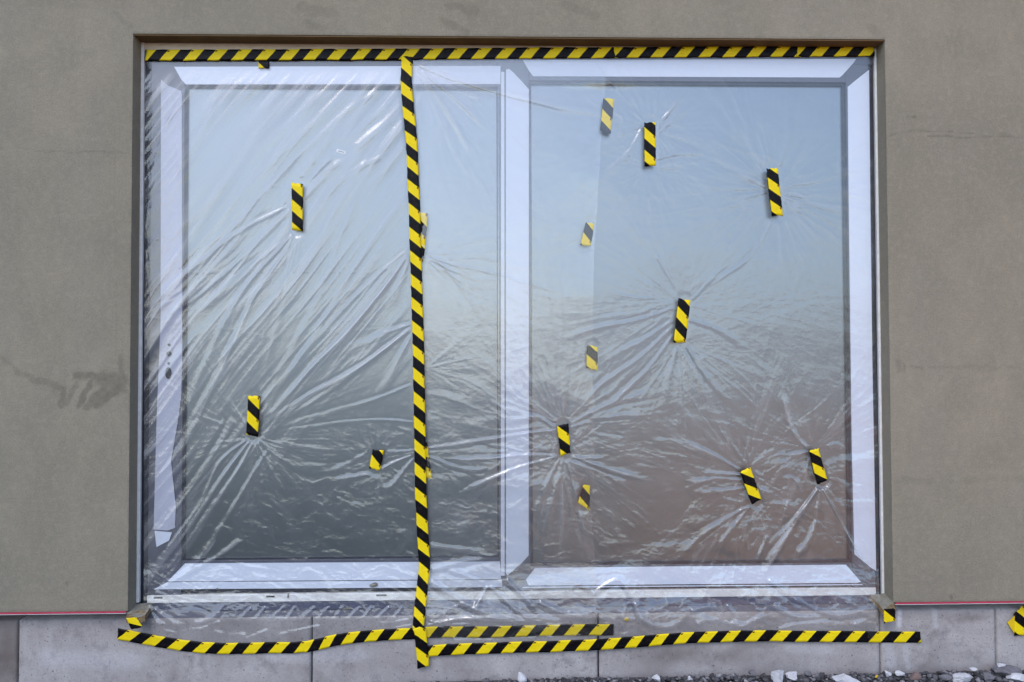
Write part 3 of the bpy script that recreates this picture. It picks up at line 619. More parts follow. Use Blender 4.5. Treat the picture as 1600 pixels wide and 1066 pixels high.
FR = [  # right sheet
 ([(648, 100), (690, 118), (760, 140), (840, 158), (900, 172), (985, 176)], 2, 7, 2.0, .28),
 ([(648, 104), (700, 170), (735, 235), (752, 262)], 2, 6, 1.8, .25), ([(655, 110), (720, 160), (775, 215)], 2, 6, 1.6, .25),
 ([(1004, 200), (985, 238), (960, 260), (935, 280)], 2, 8, 2.0, .3), ([(1004, 196), (970, 210), (930, 220)], 2, 5, 1.2, .2),
 ([(1026, 205), (1050, 170), (1075, 148)], 2, 4, 1.6, .3), ([(1026, 212), (1060, 180), (1090, 160)], 2, 4, 1.2, .2), ([(1026, 250), (1060, 240), (1100, 238)], 2, 5, 1.2, .2),
 ([(1216, 340), (1222, 380), (1226, 430)], 2, 5, .8, .12), ([(1208, 340), (1180, 400), (1120, 440), (1085, 464)], 2, 3, 1.5, .25),
 ([(1026, 400), (1042, 430), (1060, 462)], 3, 2, 1.4, .3), ([(1200, 300), (1170, 306), (1130, 312)], 2, 4, 1.4, .25), ([(1200, 286), (1170, 280), (1120, 262)], 2, 4, 1.2, .2), ([(1217, 262), (1226, 240), (1240, 180)], 2, 5, 1.2, .15),
 ([(1054, 480), (1000, 500), (930, 512), (860, 540)], 2, 6, 1.8, .35), ([(1052, 500), (1010, 530), (950, 560), (934, 580)], 2, 6, 1.8, .35),
 ([(1052, 510), (1000, 560), (940, 600), (890, 650)], 2, 6, 2.0, .4), ([(1054, 520), (1020, 570), (960, 630), (892, 664)], 2, 6, 2.0, .4),
 ([(1080, 470), (1110, 440), (1130, 420)], 2, 4, 1.4, .3), ([(1070, 537), (1095, 580), (1130, 620), (1170, 640)], 2, 7, 1.6, .3), ([(1066, 537), (1075, 590), (1080, 640)], 2, 6, 1.4, .25),
 ([(1060, 537), (1040, 600), (1030, 660)], 2, 7, 1.6, .25), ([(1074, 500), (1130, 520), (1180, 560)], 2, 6, 1.4, .25),
 ([(868, 668), (840, 650), (815, 655), (790, 662)], 2, 5, 2.2, .5), ([(868, 672), (820, 678), (740, 690), (668, 706)], 2, 3, 2.2, .6), ([(872, 712), (820, 712), (740, 718), (672, 716)], 2, 3, 2.6, .7),
 ([(874, 713), (800, 735), (740, 760), (700, 784)], 2, 5, 2.6, .6), ([(668, 712), (720, 735), (780, 730)], 2, 4, 2.2, .55), ([(668, 700), (720, 695), (780, 680)], 2, 4, 2.2, .5),
 ([(892, 712), (940, 730), (1000, 745), (1040, 758)], 2, 6, 2.8, .65), ([(892, 716), (940, 716), (955, 710)], 2, 3, 2.4, .6), ([(892, 662), (930, 640), (990, 620), (1050, 610)], 2, 5, 1.8, .5),
 ([(890, 668), (940, 652), (1010, 650), (1060, 640)], 2, 4, 1.6, .45), ([(880, 716), (870, 760), (850, 820), (848, 860)], 2, 9, 2.2, .35), ([(884, 716), (900, 770), (915, 840), (925, 900)], 2, 7, 1.8, .35), ([(876, 716), (850, 770), (835, 830)], 2, 7, 1.8, .3),
 ([(1158, 736), (1120, 715), (1080, 700), (1050, 690)], 2, 7, 2.6, .6), ([(1158, 742), (1120, 738), (1085, 732)], 2, 7, 2.6, .6), ([(1160, 750), (1110, 748), (1060, 760)], 2, 6, 2.2, .5), ([(1162, 762), (1120, 770), (1070, 768)], 2, 6, 2.0, .5),
 ([(1172, 790), (1130, 815), (1090, 840), (1050, 880)], 2, 7, 2.6, .5), ([(1174, 790), (1140, 830), (1110, 870)], 2, 7, 2.4, .4), ([(1172, 728), (1165, 680), (1150, 640)], 2, 6, 1.8, .25), ([(1168, 730), (1140, 690), (1120, 660)], 2, 6, 1.6, .25), ([(1180, 738), (1196, 744), (1198, 742)], 2, 2.5, 2.4, .6),
 ([(1280, 759), (1240, 820), (1205, 880), (1180, 915)], 2, 8, 4.0, .75), ([(1281, 760), (1276, 810), (1270, 880)], 1.5, 3, 2.2, .4), ([(1283, 758), (1310, 810), (1345, 870), (1372, 915)], 1.8, 3, 3.6, .8),
 ([(1279, 759), (1250, 800), (1215, 842), (1185, 870)], 2, 4, 2.6, .55), ([(1284, 756), (1320, 800), (1328, 830)], 2, 4, 2.0, .4), ([(1275, 812), (1262, 850), (1235, 878)], 4, 8, 2.4, .5),
 ([(1264, 702), (1240, 680), (1228, 640), (1218, 600)], 3, 10, 3.0, .7), ([(1264, 706), (1240, 710), (1228, 712)], 2, 5, 2.2, .6), ([(1296, 700), (1310, 694), (1322, 706)], 3, 3, 2.4, .55), ([(1294, 746), (1310, 750), (1324, 760)], 2, 3, 2.2, .55),
 ([(1228, 748), (1238, 744), (1250, 760), (1256, 776)], 3, 3, 3, .6), ([(1232, 780), (1225, 810), (1210, 850)], 1.6, 2, 1.6, .5), ([(1200, 838), (1185, 870), (1176, 880)], 3, 4, 2.6, .5), ([(1290, 700), (1280, 650), (1290, 600)], 2, 7, 1.4, .2),
 ([(1016, 400), (1020, 500), (1021, 600), (1024, 720), (1026, 880)], 1.1, 1.3, .7, .28), ([(1084, 776), (1085, 810)], 1.2, 1.2, .9, .4), ([(781.5, 300), (781.5, 600), (781.5, 840)], 1.1, 1.1, .4, .25),
 ([(670, 852), (740, 862), (785, 870)], 5, 3, 2.6, .55), ([(672, 890), (720, 878), (780, 868)], 6, 3, 3, .5),
 # crumpled skirt
 ([(668, 905), (700, 930), (760, 960), (800, 968)], 5, 5, 5, .45), ([(762, 915), (745, 945), (742, 960)], 4, 5, 5, .5), ([(764, 915), (800, 950), (835, 970)], 3, 4, 5, .5),
 ([(700, 890), (740, 905), (762, 914)], 4, 3, 4, .5), ([(790, 905), (830, 945), (840, 968)], 4, 5, 5, .4), ([(840, 940), (890, 965), (940, 960)], 5, 5, 5, .4), ([(925, 930), (960, 905), (975, 908), (990, 940)], 5, 5, 5, .5),
 ([(992, 940), (1000, 968), (1030, 982), (1062, 975), (1078, 950)], 5, 5, 5, .7), ([(1078, 955), (1110, 948), (1130, 958)], 4, 4, 4, .6), ([(1085, 978), (1110, 968), (1150, 978), (1200, 980)], 5, 6, 4, .7),
 ([(1135, 945), (1150, 965), (1148, 990)], 3, 5, 4, .55), ([(1208, 945), (1240, 965), (1290, 962)], 4, 4, 5, .6), ([(1215, 985), (1260, 972), (1320, 982), (1350, 985)], 5, 7, 4, .7), ([(1335, 975), (1352, 972)], 4, 4, 4, .7),
 ([(1240, 935), (1300, 965), (1340, 962), (1378, 948)], 3, 4, 5, .4), ([(1200, 905), (1240, 935), (1300, 940)], 4, 4, 4, .45), ([(664, 978), (720, 965), (800, 970), (890, 966)], 2, 5, 4, .5), ([(670, 970), (700, 975), (760, 972)], 2, 3, 3, .4),
 ([(700, 1000), (760, 1000), (860, 998), (940, 992)], 3, 4, 2, .5), ([(1150, 984), (1180, 970), (1210, 955)], 4, 4, 4, .5),
]
def wrinkles(u, v, sheet):
    """height in mm towards the camera, and how many layers lie together (0..1)"""
    low = sstep(v, 520, 760)
    if sheet == 'L':
        h, f = folds(u, v, FL, 3, 2, 1.25); h2, f2 = folds(u, v, FU, 4, 1); h += h2; f = np.maximum(f, f2)
        leftp = sstep(-u, -665, -640)
        pan = [(226, 494, 58, 220, 101, [(-42, 22, 1), (20, 30, .35)]), (228, 232, 34, 60, 111, None), (228, 312, 30, 45, 121, None), (228, 374, 30, 45, 131, None),
               (466, 362, 46, 200, 141, [(112, 26, 1), (60, 30, .3)]), (464, 288, 40, 180, 151, [(-52, 28, 1), (160, 20, .8)]), (642, 390, 40, 190, 161, [(132, 22, 1)]), (645, 508, 38, 220, 171, [(150, 20, 1), (110, 18, .6)]),
               (396, 684, 50, 150, 181, None), (232, 925, 60, 230, 191, [(-58, 20, 1)]), (650, 706, 42, 130, 201, [(160, 35, 1)]), (588, 718, 30, 60, 211, None), (640, 170, 40, 260, 221, [(128, 22, 1)]),
               (944, 182, 30, 60, 231, None), (918, 366, 30, 60, 241, None), (925, 560, 30, 80, 251, None), (912, 778, 34, 80, 261, None), (650, 100, 40, 190, 271, [(60, 30, 1)]), (662, 576, 30, 60, 281, [(0, 50, 1)])]
    else:
        h, f = folds(u, v, FR, 13, 2)
        pan = [(1016, 200, 40, 90, 301, None), (1016, 262, 30, 60, 311, None), (1210, 300, 46, 100, 321, None), (1066, 475, 60, 170, 331, [(180, 70, 1), (-60, 50, .6), (20, 50, .5)]), (1062, 536, 56, 130, 341, [(90, 100, 1)]),
               (880, 664, 50, 160, 351, None), (876, 714, 60, 130, 361, None), (1160, 736, 56, 140, 371, None), (1176, 788, 44, 100, 381, None), (1270, 702, 50, 120, 391, None), (1281, 758, 44, 130, 401, [(90, 60, 1)]),
               (650, 100, 50, 220, 411, [(35, 40, 1)]), (657, 400, 40, 110, 421, [(20, 50, 1)]), (663, 576, 40, 60, 431, [(0, 60, 1)]), (668, 710, 60, 150, 441, [(0, 50, 1)]), (663, 975, 40, 60, 451, None), (1374, 920, 50, 120, 461, [(-140, 40, 1)])]
    for cx, cy, n, Rr, sd_, dirs in pan:
        q = rays_(u, v, cx, cy, n, Rr*(1.0 if sheet == 'L' else 1.4), sd_, 9, dirs); h += (1.7 if sheet == 'L' else 2.2)*q; f = np.maximum(f, .62*q)
        q = rays_(u, v, cx, cy, n*2.6, Rr*1.5, sd_+3, 9, dirs); h += .55*q; f = np.maximum(f, .30*q)
    # stretched soft folds running with the pull of the sheet
    if sheet == 'L':
        a = R(-52); s = u*math.cos(a)+v*math.sin(a); t = -u*math.sin(a)+v*math.cos(a); t = t+16*(n2(u/210, v/210, 501)-.5)
        q = np.clip(1-np.abs(2*n2(t/12, s/300, 503)-1)*1.5, 0, 1)**2; q2 = np.clip(1-np.abs(2*n2(t/5, s/170, 505)-1)*1.7, 0, 1)**2
        k = leftp*sstep(v, 100, 140)*(1-.75*sstep(u+v*.9, 960, 1120))*(.3+.9*n2(u/110, v/110, 507)); q3 = np.clip(1-np.abs(2*n2(t/30, s/420, 509)-1)*1.3, 0, 1)**2; h += (2.0*q+.9*q2+4.0*q3)*k; f = np.maximum(f, (.66*q+.40*q2+.25*q3)*k)
        k2 = 1-leftp
    # broad waves and crumpling
    wu = u+40*(fbm(u/75, v/75, 601)-.5); wv = v+40*(fbm(u/75, v/75, 603)-.5)
    zone = (.42 if sheet == 'L' else .62)+(.58 if sheet == 'L' else .38)*low
    if sheet == 'L': zone = zone*np.where(u > 655, 1, .15+.85*sstep(u*.6+v, 900, 1060))
    sd2 = 700 if sheet == 'L' else 750
    h += zone*(2.6 if sheet == 'L' else 6.5*low+1.5)*(fbm(wu/95, wv/46, sd2, 2)-.5)*2
    h += (.35+.65*low)*zone*1.15*(fbm(wu/30+wv/160, wv/9-wu/60, sd2+7, 3)-.5)*2
    rg = np.clip(1-np.abs(2*fbm(wu/20+wv/40, wv/10-wu/45, sd2+17, 3)-1)*3.2, 0, 1)**2
    h += low*zone*.6*rg; f = np.maximum(f, (.05+.09*low)*zone*rg)
    h += .26*(fbm(u/5.5, v/3.6, sd2+27, 2)-.5)*2*((.3 if sheet == 'L' else .6)+.6*low)
    # the skirt below the frame is loose and crumpled
    sk = sstep(v, 880, 930)*(1 if sheet == 'R' else .35); c = fbm(u/34, v/20, sd2+37, 3); rr = np.clip(1-np.abs(2*c-1)*5, 0, 1)**1.5
    h += sk*(3.2*(c-.3)+1.2*rr); f = np.maximum(f, sk*.6*rr)
    pt = sstep(fbm(u/55+3, v/22, sd2+47, 3), .55, .62); f = np.maximum(f, sk*pt*.22); f = f*(1-.5*sstep(v, 966, 980))
    f = np.maximum(f, .10*sstep(-v, -108, -96))
    return h, np.clip(f, 0, 1)
def filmY(u, v, sheet, full=True):
    y = baseY(u, v, sheet)
    if full:
        h, f = wrinkles(u, v, sheet); k = tapemask(u, v)
        if sheet == 'L': k = k*np.where(u > 662, .6, 1)
        h = np.clip(h*k, -1.6, 14); 
        if sheet == 'L': h = np.where(u > 662, np.clip(h, -1.6, 3.4), h)
        pm = panemask(u, v); lo = -1.2*(1-pm)-6*pm; h = np.maximum(h, lo)
        y = y-h*.001; return y, np.clip(f*(.25+.75*k)+((.02+.09*fbm(u/160, v/160, 811))*(1-.8*sstep(v, 962, 978)) if sheet == 'R' else .16*(u > 655)*sstep(-u, -930, -850)+.06*fbm(u/160, v/160, 813)), 0, 1)
    return y
def sheet(name, kind, step, lab):
    if kind == 'L':
        vt = np.arange(84, 1014+step, step); vn = (vt-84)/(1014-84)
        ul, ur = 222, 958
    else:
        vt = np.arange(80, 1014+step, step); vn = (vt-80)/(1014-80)
    nu = int((740 if kind == 'L' else 745)/step); s = np.linspace(0, 1, nu)
    S_, T_ = np.meshgrid(s, vn)
    if kind == 'L':
        v0 = 84+T_*930; uL = LEFT_IN(v0); uR = L_right(v0); U = uL+(uR-uL)*S_
        vb = blv(U)+3; V = 84+(vb-84)*T_
        uL = LEFT_IN(V); uR = L_right(V); U = uL+(uR-uL)*S_
    else:
        v0 = 80+T_*934; uL = vert_u(v0)+2; uR = RIGHT_IN(v0); U = uL+(uR-uL)*S_
        vb = brv(U)+2; V = 78+(vb-78)*T_
        uL = vert_u(V)+2; uR = RIGHT_IN(V); U = uL+(uR-uL)*S_
    Y, Fo = filmY(U.ravel(), V.ravel(), kind)
    P = at(U.ravel(), V.ravel(), Y).reshape(U.shape+(3,))
    o = gridmesh(name, P, M['film']); setattr_f(o.data, 'fold', Fo); return tag(o, lab, 'plastic sheet', 'clear plastic sheets taped over the window')
STEP = 1.5
sheet('plastic_sheet', 'L', STEP, 'rear clear plastic sheet pulled into long slanting folds over the left pane')
sheet('plastic_sheet', 'R', STEP, 'front clear plastic sheet crinkled over the right pane and post, hanging below the frame')

# ------------------------------------------------------------------ tapes
def ribbon(name, pts, w, knots, lab, Yfun, group, rag=(0, 0), w1=None, seed=0, lean=.88):
    """a strip of tape along a centre line; knots = where yellow turns to black, ((u,v) points, first is phase 0)"""
    P = np.array(pts, float); seg = np.hypot(*(P[1:]-P[:-1]).T); cs = np.concatenate([[0], np.cumsum(seg)]); T = cs[-1]
    n = max(8, int(T/3)); s = np.linspace(0, T, n)
    def cen(s_): return np.stack([np.interp(s_, cs, P[:, 0]), np.interp(s_, cs, P[:, 1])], -1)
    c = cen(s); t = cen(np.minimum(s+6, T))-cen(np.maximum(s-6, 0)); t /= np.hypot(t[:, 0], t[:, 1])[:, None]
    nrm = np.stack([t[:, 1], -t[:, 0]], -1)                     # visually counter-clockwise of t
    ks = []
    for (ku, kv) in knots:
        d = np.hypot(c[:, 0]+0-ku, c[:, 1]-kv); i = int(np.argmin(np.abs((ku-c[:, 0])*t[:, 0]+(kv-c[:, 1])*t[:, 1])+d*.05))
        sv = s[i]+(ku-c[i, 0])*t[i, 0]+(kv-c[i, 1])*t[i, 1]; nv = (ku-c[i, 0])*nrm[i, 0]+(kv-c[i, 1])*nrm[i, 1]; ks.append(sv-nv*lean)
    ks = np.array(ks); ph = np.arange(len(ks), dtype=float)
    if len(ks) == 1: ks = np.array([ks[0], ks[0]+36.4]); ph = np.array([0., 1.])
    m_ = 7; rnd = np.random.RandomState(seed+11)
    wv = w if w1 is None else np.linspace(w, w1, n)
    J = np.linspace(-.5, .5, m_); q = np.broadcast_to(wv, (n,))[:, None]*J[None]
    e0 = rag[0]*J+rnd.uniform(-.6, .6, m_); e1 = rag[1]*J+rnd.uniform(-.6, .6, m_)
    ss = s[:, None]+e0[None]*np.clip(1-s[:, None]/15, 0, 1)+e1[None]*np.clip(1-(T-s[:, None])/15, 0, 1)
    off = ss-s[:, None]
    U = c[:, 0][:, None]+nrm[:, 0][:, None]*q+t[:, 0][:, None]*off; V = c[:, 1][:, None]+nrm[:, 1][:, None]*q+t[:, 1][:, None]*off
    U += (n2(s/9+seed, s*0, 91)-.5)[:, None]*.8*np.where(abs(t[:, 0])[:, None] > .5, 0, 1); V += (n2(s/9+seed, s*0+5, 92)-.5)[:, None]*.8*np.where(abs(t[:, 0])[:, None] > .5, 1, 0)
    Y = Yfun(U.ravel(), V.ravel())-.0016*(fbm(U.ravel()/10+seed*3, V.ravel()/10, 93)-.2).clip(0)-.0004
    return tape_mesh(name, U, V, Y.reshape(U.shape), ss-q*lean, ks, ph, J[None]+.5+0*U, lab, group)
def tape_mesh(name, U, V, Y, key, ks, ph, across, lab, group):
    n, m_ = U.shape
    k = np.interp(key.ravel(), ks, ph); sl0 = (ph[1]-ph[0])/(ks[1]-ks[0]); sl1 = (ph[-1]-ph[-2])/(ks[-1]-ks[-2])
    kr = key.ravel(); k = np.where(kr < ks[0], ph[0]+(kr-ks[0])*sl0, k); k = np.where(kr > ks[-1], ph[-1]+(kr-ks[-1])*sl1, k)
    Pf = at(U.ravel(), V.ravel(), Y.ravel()); Pb = Pf+np.array([0, .0005, 0]); idx = np.arange(n*m_).reshape(n, m_)
    fs = []
    for i in range(n-1):
        for j in range(m_-1):
            a, b_, c_, d_ = idx[i, j], idx[i+1, j], idx[i+1, j+1], idx[i, j+1]; fs.append((a, d_, c_, b_)); fs.append((a+n*m_, b_+n*m_, c_+n*m_, d_+n*m_))
    bd = list(idx[0, :])+list(idx[1:, -1])+list(idx[-1, :-1][::-1])+list(idx[1:-1, 0][::-1])
    for a, b_ in zip(bd, bd[1:]+bd[:1]): fs.append((a, b_, b_+n*m_, a+n*m_))
    o = obj(name, np.concatenate([Pf, Pb]), [tuple(int(x) for x in f_) for f_ in fs], M['tape'], None, True)
    bm = bmesh.new(); bm.from_mesh(o.data); bmesh.ops.recalc_face_normals(bm, faces=bm.faces[:]); bm.to_mesh(o.data); bm.free()
    at2 = o.data.attributes.new('tp', 'FLOAT_VECTOR', 'POINT'); arr = np.zeros((2*n*m_, 3), np.float32); arr[:, 0] = np.tile(k, 2); arr[:, 1] = np.tile(across.ravel(), 2)
    at2.data.foreach_set('vector', arr.ravel())
    return tag(o, lab, 'hazard tape', group)
def piece(q, Yfun, lab, group, black_to_yellow=False, seed=0):
    TL, TR, BR, BL, B = [np.array(x, float) for x in q[:5]]
    n, m_ = 14, 7; a = np.linspace(0, 1, n)[:, None]; b = np.linspace(0, 1, m_)[None]
    U = (TL[0]*(1-b)+TR[0]*b)*(1-a)+(BL[0]*(1-b)+BR[0]*b)*a; V = (TL[1]*(1-b)+TR[1]*b)*(1-a)+(BL[1]*(1-b)+BR[1]*b)*a
    rs = np.random.RandomState(seed+40); V[0] += rs.uniform(-1.1, 1.1, m_); V[-1] += rs.uniform(-1.1, 1.1, m_); U[:, 0] += rs.uniform(-.35, .35, n); U[:, -1] += rs.uniform(-.35, .35, n)
    ax = (BL+BR-TL-TR)/2; ax /= np.hypot(*ax); nr = np.array([ax[1], -ax[0]]); c0 = (TL+TR)/2
    key = ((U-c0[0])*ax[0]+(V-c0[1])*ax[1])-.88*((U-c0[0])*nr[0]+(V-c0[1])*nr[1])
    kb = (B-c0)@ax-.88*((B-c0)@nr)
    if black_to_yellow: kb -= 17.6
    Y = Yfun(U.ravel(), V.ravel())-.0020*(fbm(U.ravel()/8+seed*5, V.ravel()/8, 95)-.25).clip(0)-.0005
    return tape_mesh('hazard_tape', U, V, Y.reshape(U.shape), key, np.array([kb, kb+35.4]), np.array([0., 1.]), b+0*U, lab, group)
yR = lambda u, v: baseY(u, v, 'R')-.0022
yL = lambda u, v: baseY(u, v, 'L')-.0022
yU = lambda u, v: baseY(u, v, 'L')-.0018
GS = 'short pieces of black and yellow tape holding the sheets'; GL = 'long strips of black and yellow hazard tape'
for i, q in enumerate(PIECES): piece(q, {'L': yL, 'R': yR, 'U': yU}[q[5]], q[6], GS, seed=i)
yT = lambda u, v: np.full_like(u, .0655)
knT = lambda u0, v0, n: [(u0+37.3*i, v0) for i in range(n)]
ribbon('hazard_tape', [(228, 86.2), (430, 85.5), (640, 84.5), (800, 83), (966, 82)], 17, knT(244.6, 77.5, 20), 'top tape strip, from the upper left corner to beyond the middle post', lambda u, v: np.full_like(u, .0660), GL, (3, 2))
ribbon('hazard_tape', [(960, 82), (1080, 81.3), (1252, 80.6)], 16.2, knT(974, 73.6, 8), 'middle length of the top tape, above the right pane', lambda u, v: np.full_like(u, .0650), GL, (-3, 2), seed=3)
ribbon('hazard_tape', [(1246, 80.6), (1366, 80.2)], 15.2, knT(1259.7, 73, 4), 'short last length of the top tape in the upper right corner', lambda u, v: np.full_like(u, .0640), GL, (2, -2), seed=5)
def hvY(u, v): return np.minimum(baseY(u, v, 'R'), .0662)-.0018
ribbon('hazard_tape', VERT, 17.6, [(float(np.interp(k, [p_[1] for p_ in VERT], [p_[0] for p_ in VERT]))-9, k) for k in VERTK], 'long vertical tape running down the seam between the two sheets', hvY, GL, (1, 1), seed=7)
ribbon('hazard_tape', VERT2, 18.5, [(647.3, 991.7), (651.5, 1031)], 'short vertical tape end crossing the bottom tapes onto the concrete', lambda u, v: np.full_like(u, .0300), GL, (1, -3), seed=9)
ribbon('hazard_tape', BL_, 17.6, [(k, float(blv(k))-9) for k in BLK], 'wavy bottom tape on the left, its far end lying behind the front sheet', lambda u, v: np.full_like(u, .0385), GL, (-2, 0), seed=11)
ribbon('hazard_tape', BR_, 17.4, [(k, float(brv(k))-8.7) for k in BRK], 'bottom tape on the right, ending on bare concrete past the window', lambda u, v: np.full_like(u, .0340)+.0075*sstep(u, 1340, 1380), GL, (0, -3), seed=13)
# bits that peep out
piece(((403.5, 88), (421.5, 88), (420.5, 106.5), (404, 107), (413, 88)), lambda u, v: np.full_like(u, .0718), 'tiny tape end peeping out below the top tape near the left corner', GS, seed=21)
piece(((650, 331), (669, 334), (662, 408), (645, 404), (667, 354.5)), lambda u, v: np.full_like(u, .0705), 'crumpled tape piece half hidden behind the vertical tape, upper one', GS, seed=22)
piece(((650, 690), (667.4, 692), (675, 748), (657, 748), (671, 717)), lambda u, v: np.full_like(u, .0705), 'crumpled tape piece half hidden behind the vertical tape, lower one', GS, seed=23)
piece(((197.5, 966), (213, 965), (223, 980), (205, 984), (201.9, 974)), lambda u, v: np.full_like(u, -.0050), 'folded tape scrap under the mortar at the left foot of the window', GS, seed=24)
piece(((1381, 952.5), (1398.3, 951.2), (1399.5, 970.7), (1381.4, 974), (1381, 953)), lambda u, v: np.full_like(u, -.0055), 'square tape scrap hanging from the mortar at the right foot of the window', GS, True, seed=25)
piece(((1584, 960), (1601, 944), (1604, 993), (1585, 993.5), (1583, 985)), lambda u, v: np.full_like(u, .0395), 'tape end at the right edge of the picture, coming from a neighbouring opening', GS, seed=26)
tg = slab('tape_corner', [(1574, 973), (1585.5, 962), (1585, 990), (1581, 984)], .0385, .0005, M['tape_yellow']); tag(tg, 'small yellow folded tape corner beside the tape at the far right', 'tape scrap')

# ------------------------------------------------------------------ crumbs, stones, rubble
def rock(name, cx, cy, cz, sx, sy, sz, m, seed, sub=2, rough=.28, flat=False):
    bm = bmesh.new(); bmesh.ops.create_icosphere(bm, subdivisions=sub, radius=1); r = random.Random(seed)
    pl_ = [(Vector((r.gauss(0, 1), r.gauss(0, 1), r.gauss(0, 1))).normalized(), r.uniform(.38, .8)) for _ in range(12)]
    for q in bm.verts:
        for nn, dd in pl_:
            k = q.co.dot(nn)
            if k > dd: q.co -= nn*(k-dd)
        q.co *= 1+r.uniform(-1, 1)*.05
        q.co = Vector((cx+q.co.x*sx, cy+q.co.y*sy, cz+q.co.z*sz))
    me = bpy.data.meshes.new(name); bm.to_mesh(me); bm.free(); me.materials.append(m); o = bpy.data.objects.new(name, me); COL.objects.link(o); return o
for (u, v, w, h, lab) in ((585, 914, 8.5, 4.5, 'largest grey mortar crumb on the white bottom rail near the vertical tape'), (340, 921, 3.5, 2.5, 'small mortar crumb on the bottom rail near the left corner'),
                          (450, 931, 1.6, 4.5, 'thin mortar splinter standing on the white sill frame'), (541, 951, 8, 3, 'flat mortar flake on the sill profile below the rail'), (512, 950, 2, 2, 'pale speck of mortar on the sill profile beside a flat flake')):
    c = A1(u, v, .074); tag(rock('mortar_crumb', c.x, c.y, c.z, w*.0026, .003, h*.0026, M['mortar'], int(u)), lab, 'mortar crumb', 'mortar crumbs on the window sill')
c = A1(978, 968, .039); tag(rock('dead_leaf', c.x, c.y, c.z, .013, .004, .012, M['tape_yellow'], 4), 'yellow crumpled tape scrap behind the front sheet above the concrete', 'tape scrap')
def on_ground(u, v, Y):
    return A1(u, v, Y)
big = [ (814.5, 1061, 8, 7.5, -.03, 'stone_white', 'small white rubble stone on the gravel near the middle'), (1026, 1061, 7.5, 6, -.03, 'stone_white', 'white angular stone just right of the middle panel joint'),
 (1078, 1065, 4, 6, -.04, 'stone_white', 'narrow white splinter of stone sticking out of the gravel'), (1214, 1057, 17, 14, -.05, 'stone_white', 'biggest white plaster chunk against the plinth'),
 (1238, 1059, 11, 9, -.05, 'stone_white', 'white chunk leaning on the biggest plaster chunk'), (1318, 1064, 23, 9, -.07, 'stone_white', 'wide flat white slab at the bottom edge of the picture'),
 (1387, 1055, 6, 6, -.02, 'stone_white', 'small white stone beside the yellow scrap in the rubble'), (1404, 1053, 8, 4.5, -.02, 'stone_white', 'flat white flake beside the small white stone'),
 (1429, 1059, 9, 6.5, -.04, 'stone_brown', 'reddish brown stone in the rubble'), (1504, 1063, 15, 7, -.07, 'stone_white', 'white broken slab at the bottom edge, right of the brown stone'),
 (1565, 1041.5, 10, 3.5, .0, 'stone_white', 'curved white shard lying on top of the grey rubble heap'), (1573, 1052, 22, 9, -.03, 'stone_grey', 'large grey stone under the curved white shard'),
 (1520, 1047, 6, 2.6, .0, 'stone_white', 'thin pale flake against the plinth near the rubble heap'), (1545, 1059, 10, 6, -.06, 'stone_grey', 'grey stone low in front of the rubble heap'),
 (1175, 1052, 9, 3.5, -.01, 'stone_grey', 'flat grey flake leaning on the plinth beside the biggest white chunk'), (1590, 1062, 14, 6, -.07, 'stone_white', 'pale slab in the bottom right corner'),
 (1262, 1054, 5, 4, -.01, 'stone_grey', 'small grey stone right of the white chunks'), (1480, 1059, 11, 5, -.05, 'stone_grey', 'flat grey stone beside the white broken slab')]
for i, (u, v, w, h, Y, mm, lab) in enumerate(big):
    c = A1(u, v, Y); tag(rock('rubble_stone', c.x, c.y-.0, c.z+.004, w*.0032, w*.0020, h*.0033, M[mm], 100+i, 3), lab, 'stone', 'larger rubble stones along the plinth')
c = A1(1370, 1057, -.03); tag(rock('yellow_scrap', c.x, c.y, c.z, .012, .008, .006, M['tape_yellow'], 9), 'yellow scrap lying among the rubble at the foot of the plinth', 'scrap')
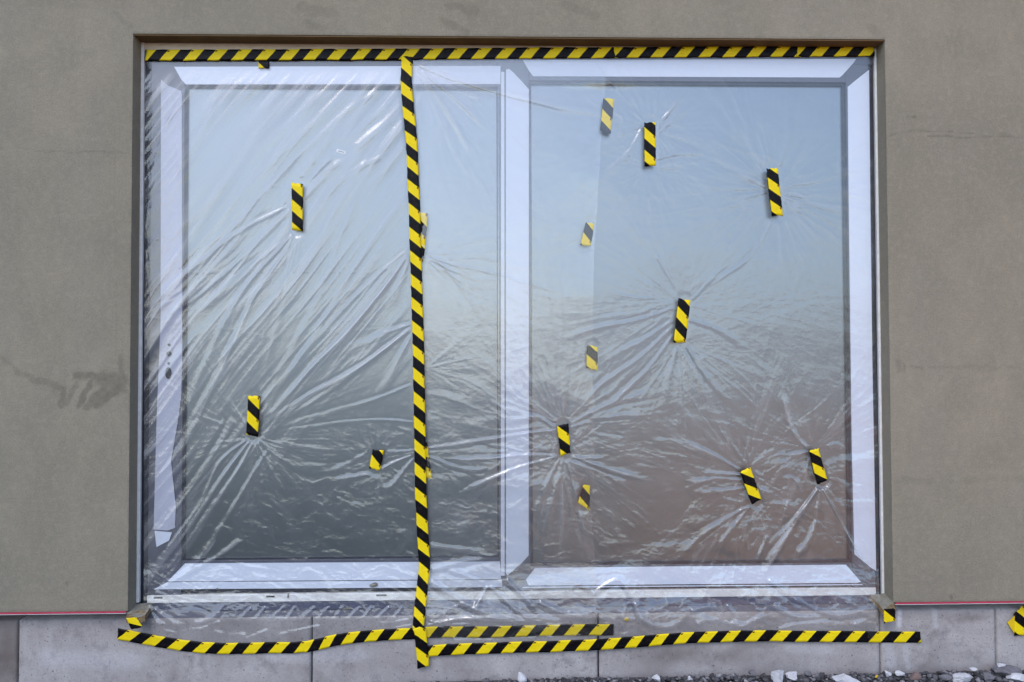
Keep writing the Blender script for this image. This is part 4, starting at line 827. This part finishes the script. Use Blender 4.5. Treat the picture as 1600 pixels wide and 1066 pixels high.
# gravel
rs = np.random.RandomState(5); NG = 6500
ico = bmesh.new(); bmesh.ops.create_icosphere(ico, subdivisions=1, radius=1); iv = np.array([q.co[:] for q in ico.verts]); ifc = np.array([[q.index for q in f_.verts] for f_ in ico.faces]); ico.free()
px = rs.uniform(-2.3, 2.3, NG); px[:NG//2] = rs.uniform(-.4, 2.0, NG//2); py = -.55*rs.rand(NG)**1.6+.012; sz = .004+.010*rs.rand(NG)**2.2
hz = gheight(px, py)+sz*.4+.014*rs.rand(NG)*(fbm(px*9+50, py*9+50, 33)*1.6)*sstep(px, -.6, .3)
Vv = np.repeat(iv[None], NG, 0)*(1+rs.uniform(-.35, .35, (NG, len(iv), 1))); sc = np.stack([sz*rs.uniform(.8, 1.5, NG), sz*rs.uniform(.8, 1.3, NG), sz*rs.uniform(.45, .95, NG)], 1)
Vv = Vv*sc[:, None]; an = rs.uniform(0, 6.28, NG); tl_ = rs.uniform(-.7, .7, NG)
x_, z_ = Vv[..., 0]*np.cos(tl_)[:, None]-Vv[..., 2]*np.sin(tl_)[:, None], Vv[..., 0]*np.sin(tl_)[:, None]+Vv[..., 2]*np.cos(tl_)[:, None]
x2, y2 = x_*np.cos(an)[:, None]-Vv[..., 1]*np.sin(an)[:, None], x_*np.sin(an)[:, None]+Vv[..., 1]*np.cos(an)[:, None]
GP = np.stack([x2+px[:, None], np.minimum(y2+py[:, None], YP-.002), z_+hz[:, None]], -1).reshape(-1, 3)
fc = (ifc[None]+np.arange(NG)[:, None, None]*len(iv)).reshape(-1, 3)
me = bpy.data.meshes.new('gravel'); me.vertices.add(len(GP)); me.vertices.foreach_set('co', GP.ravel().astype(np.float32)); me.loops.add(fc.size); me.loops.foreach_set('vertex_index', fc.ravel().astype(np.int32))
me.polygons.add(len(fc)); me.polygons.foreach_set('loop_start', np.arange(0, fc.size, 3, dtype=np.int32)); me.update(calc_edges=True); me.materials.append(M['gravel'])
setattr_f(me, 'tone', np.repeat(rs.rand(NG)**1.3, len(iv)))
go = bpy.data.objects.new('gravel', me); COL.objects.link(go); tag(go, 'dark grey gravel and rubble along the foot of the plinth', 'gravel', kind='stuff')
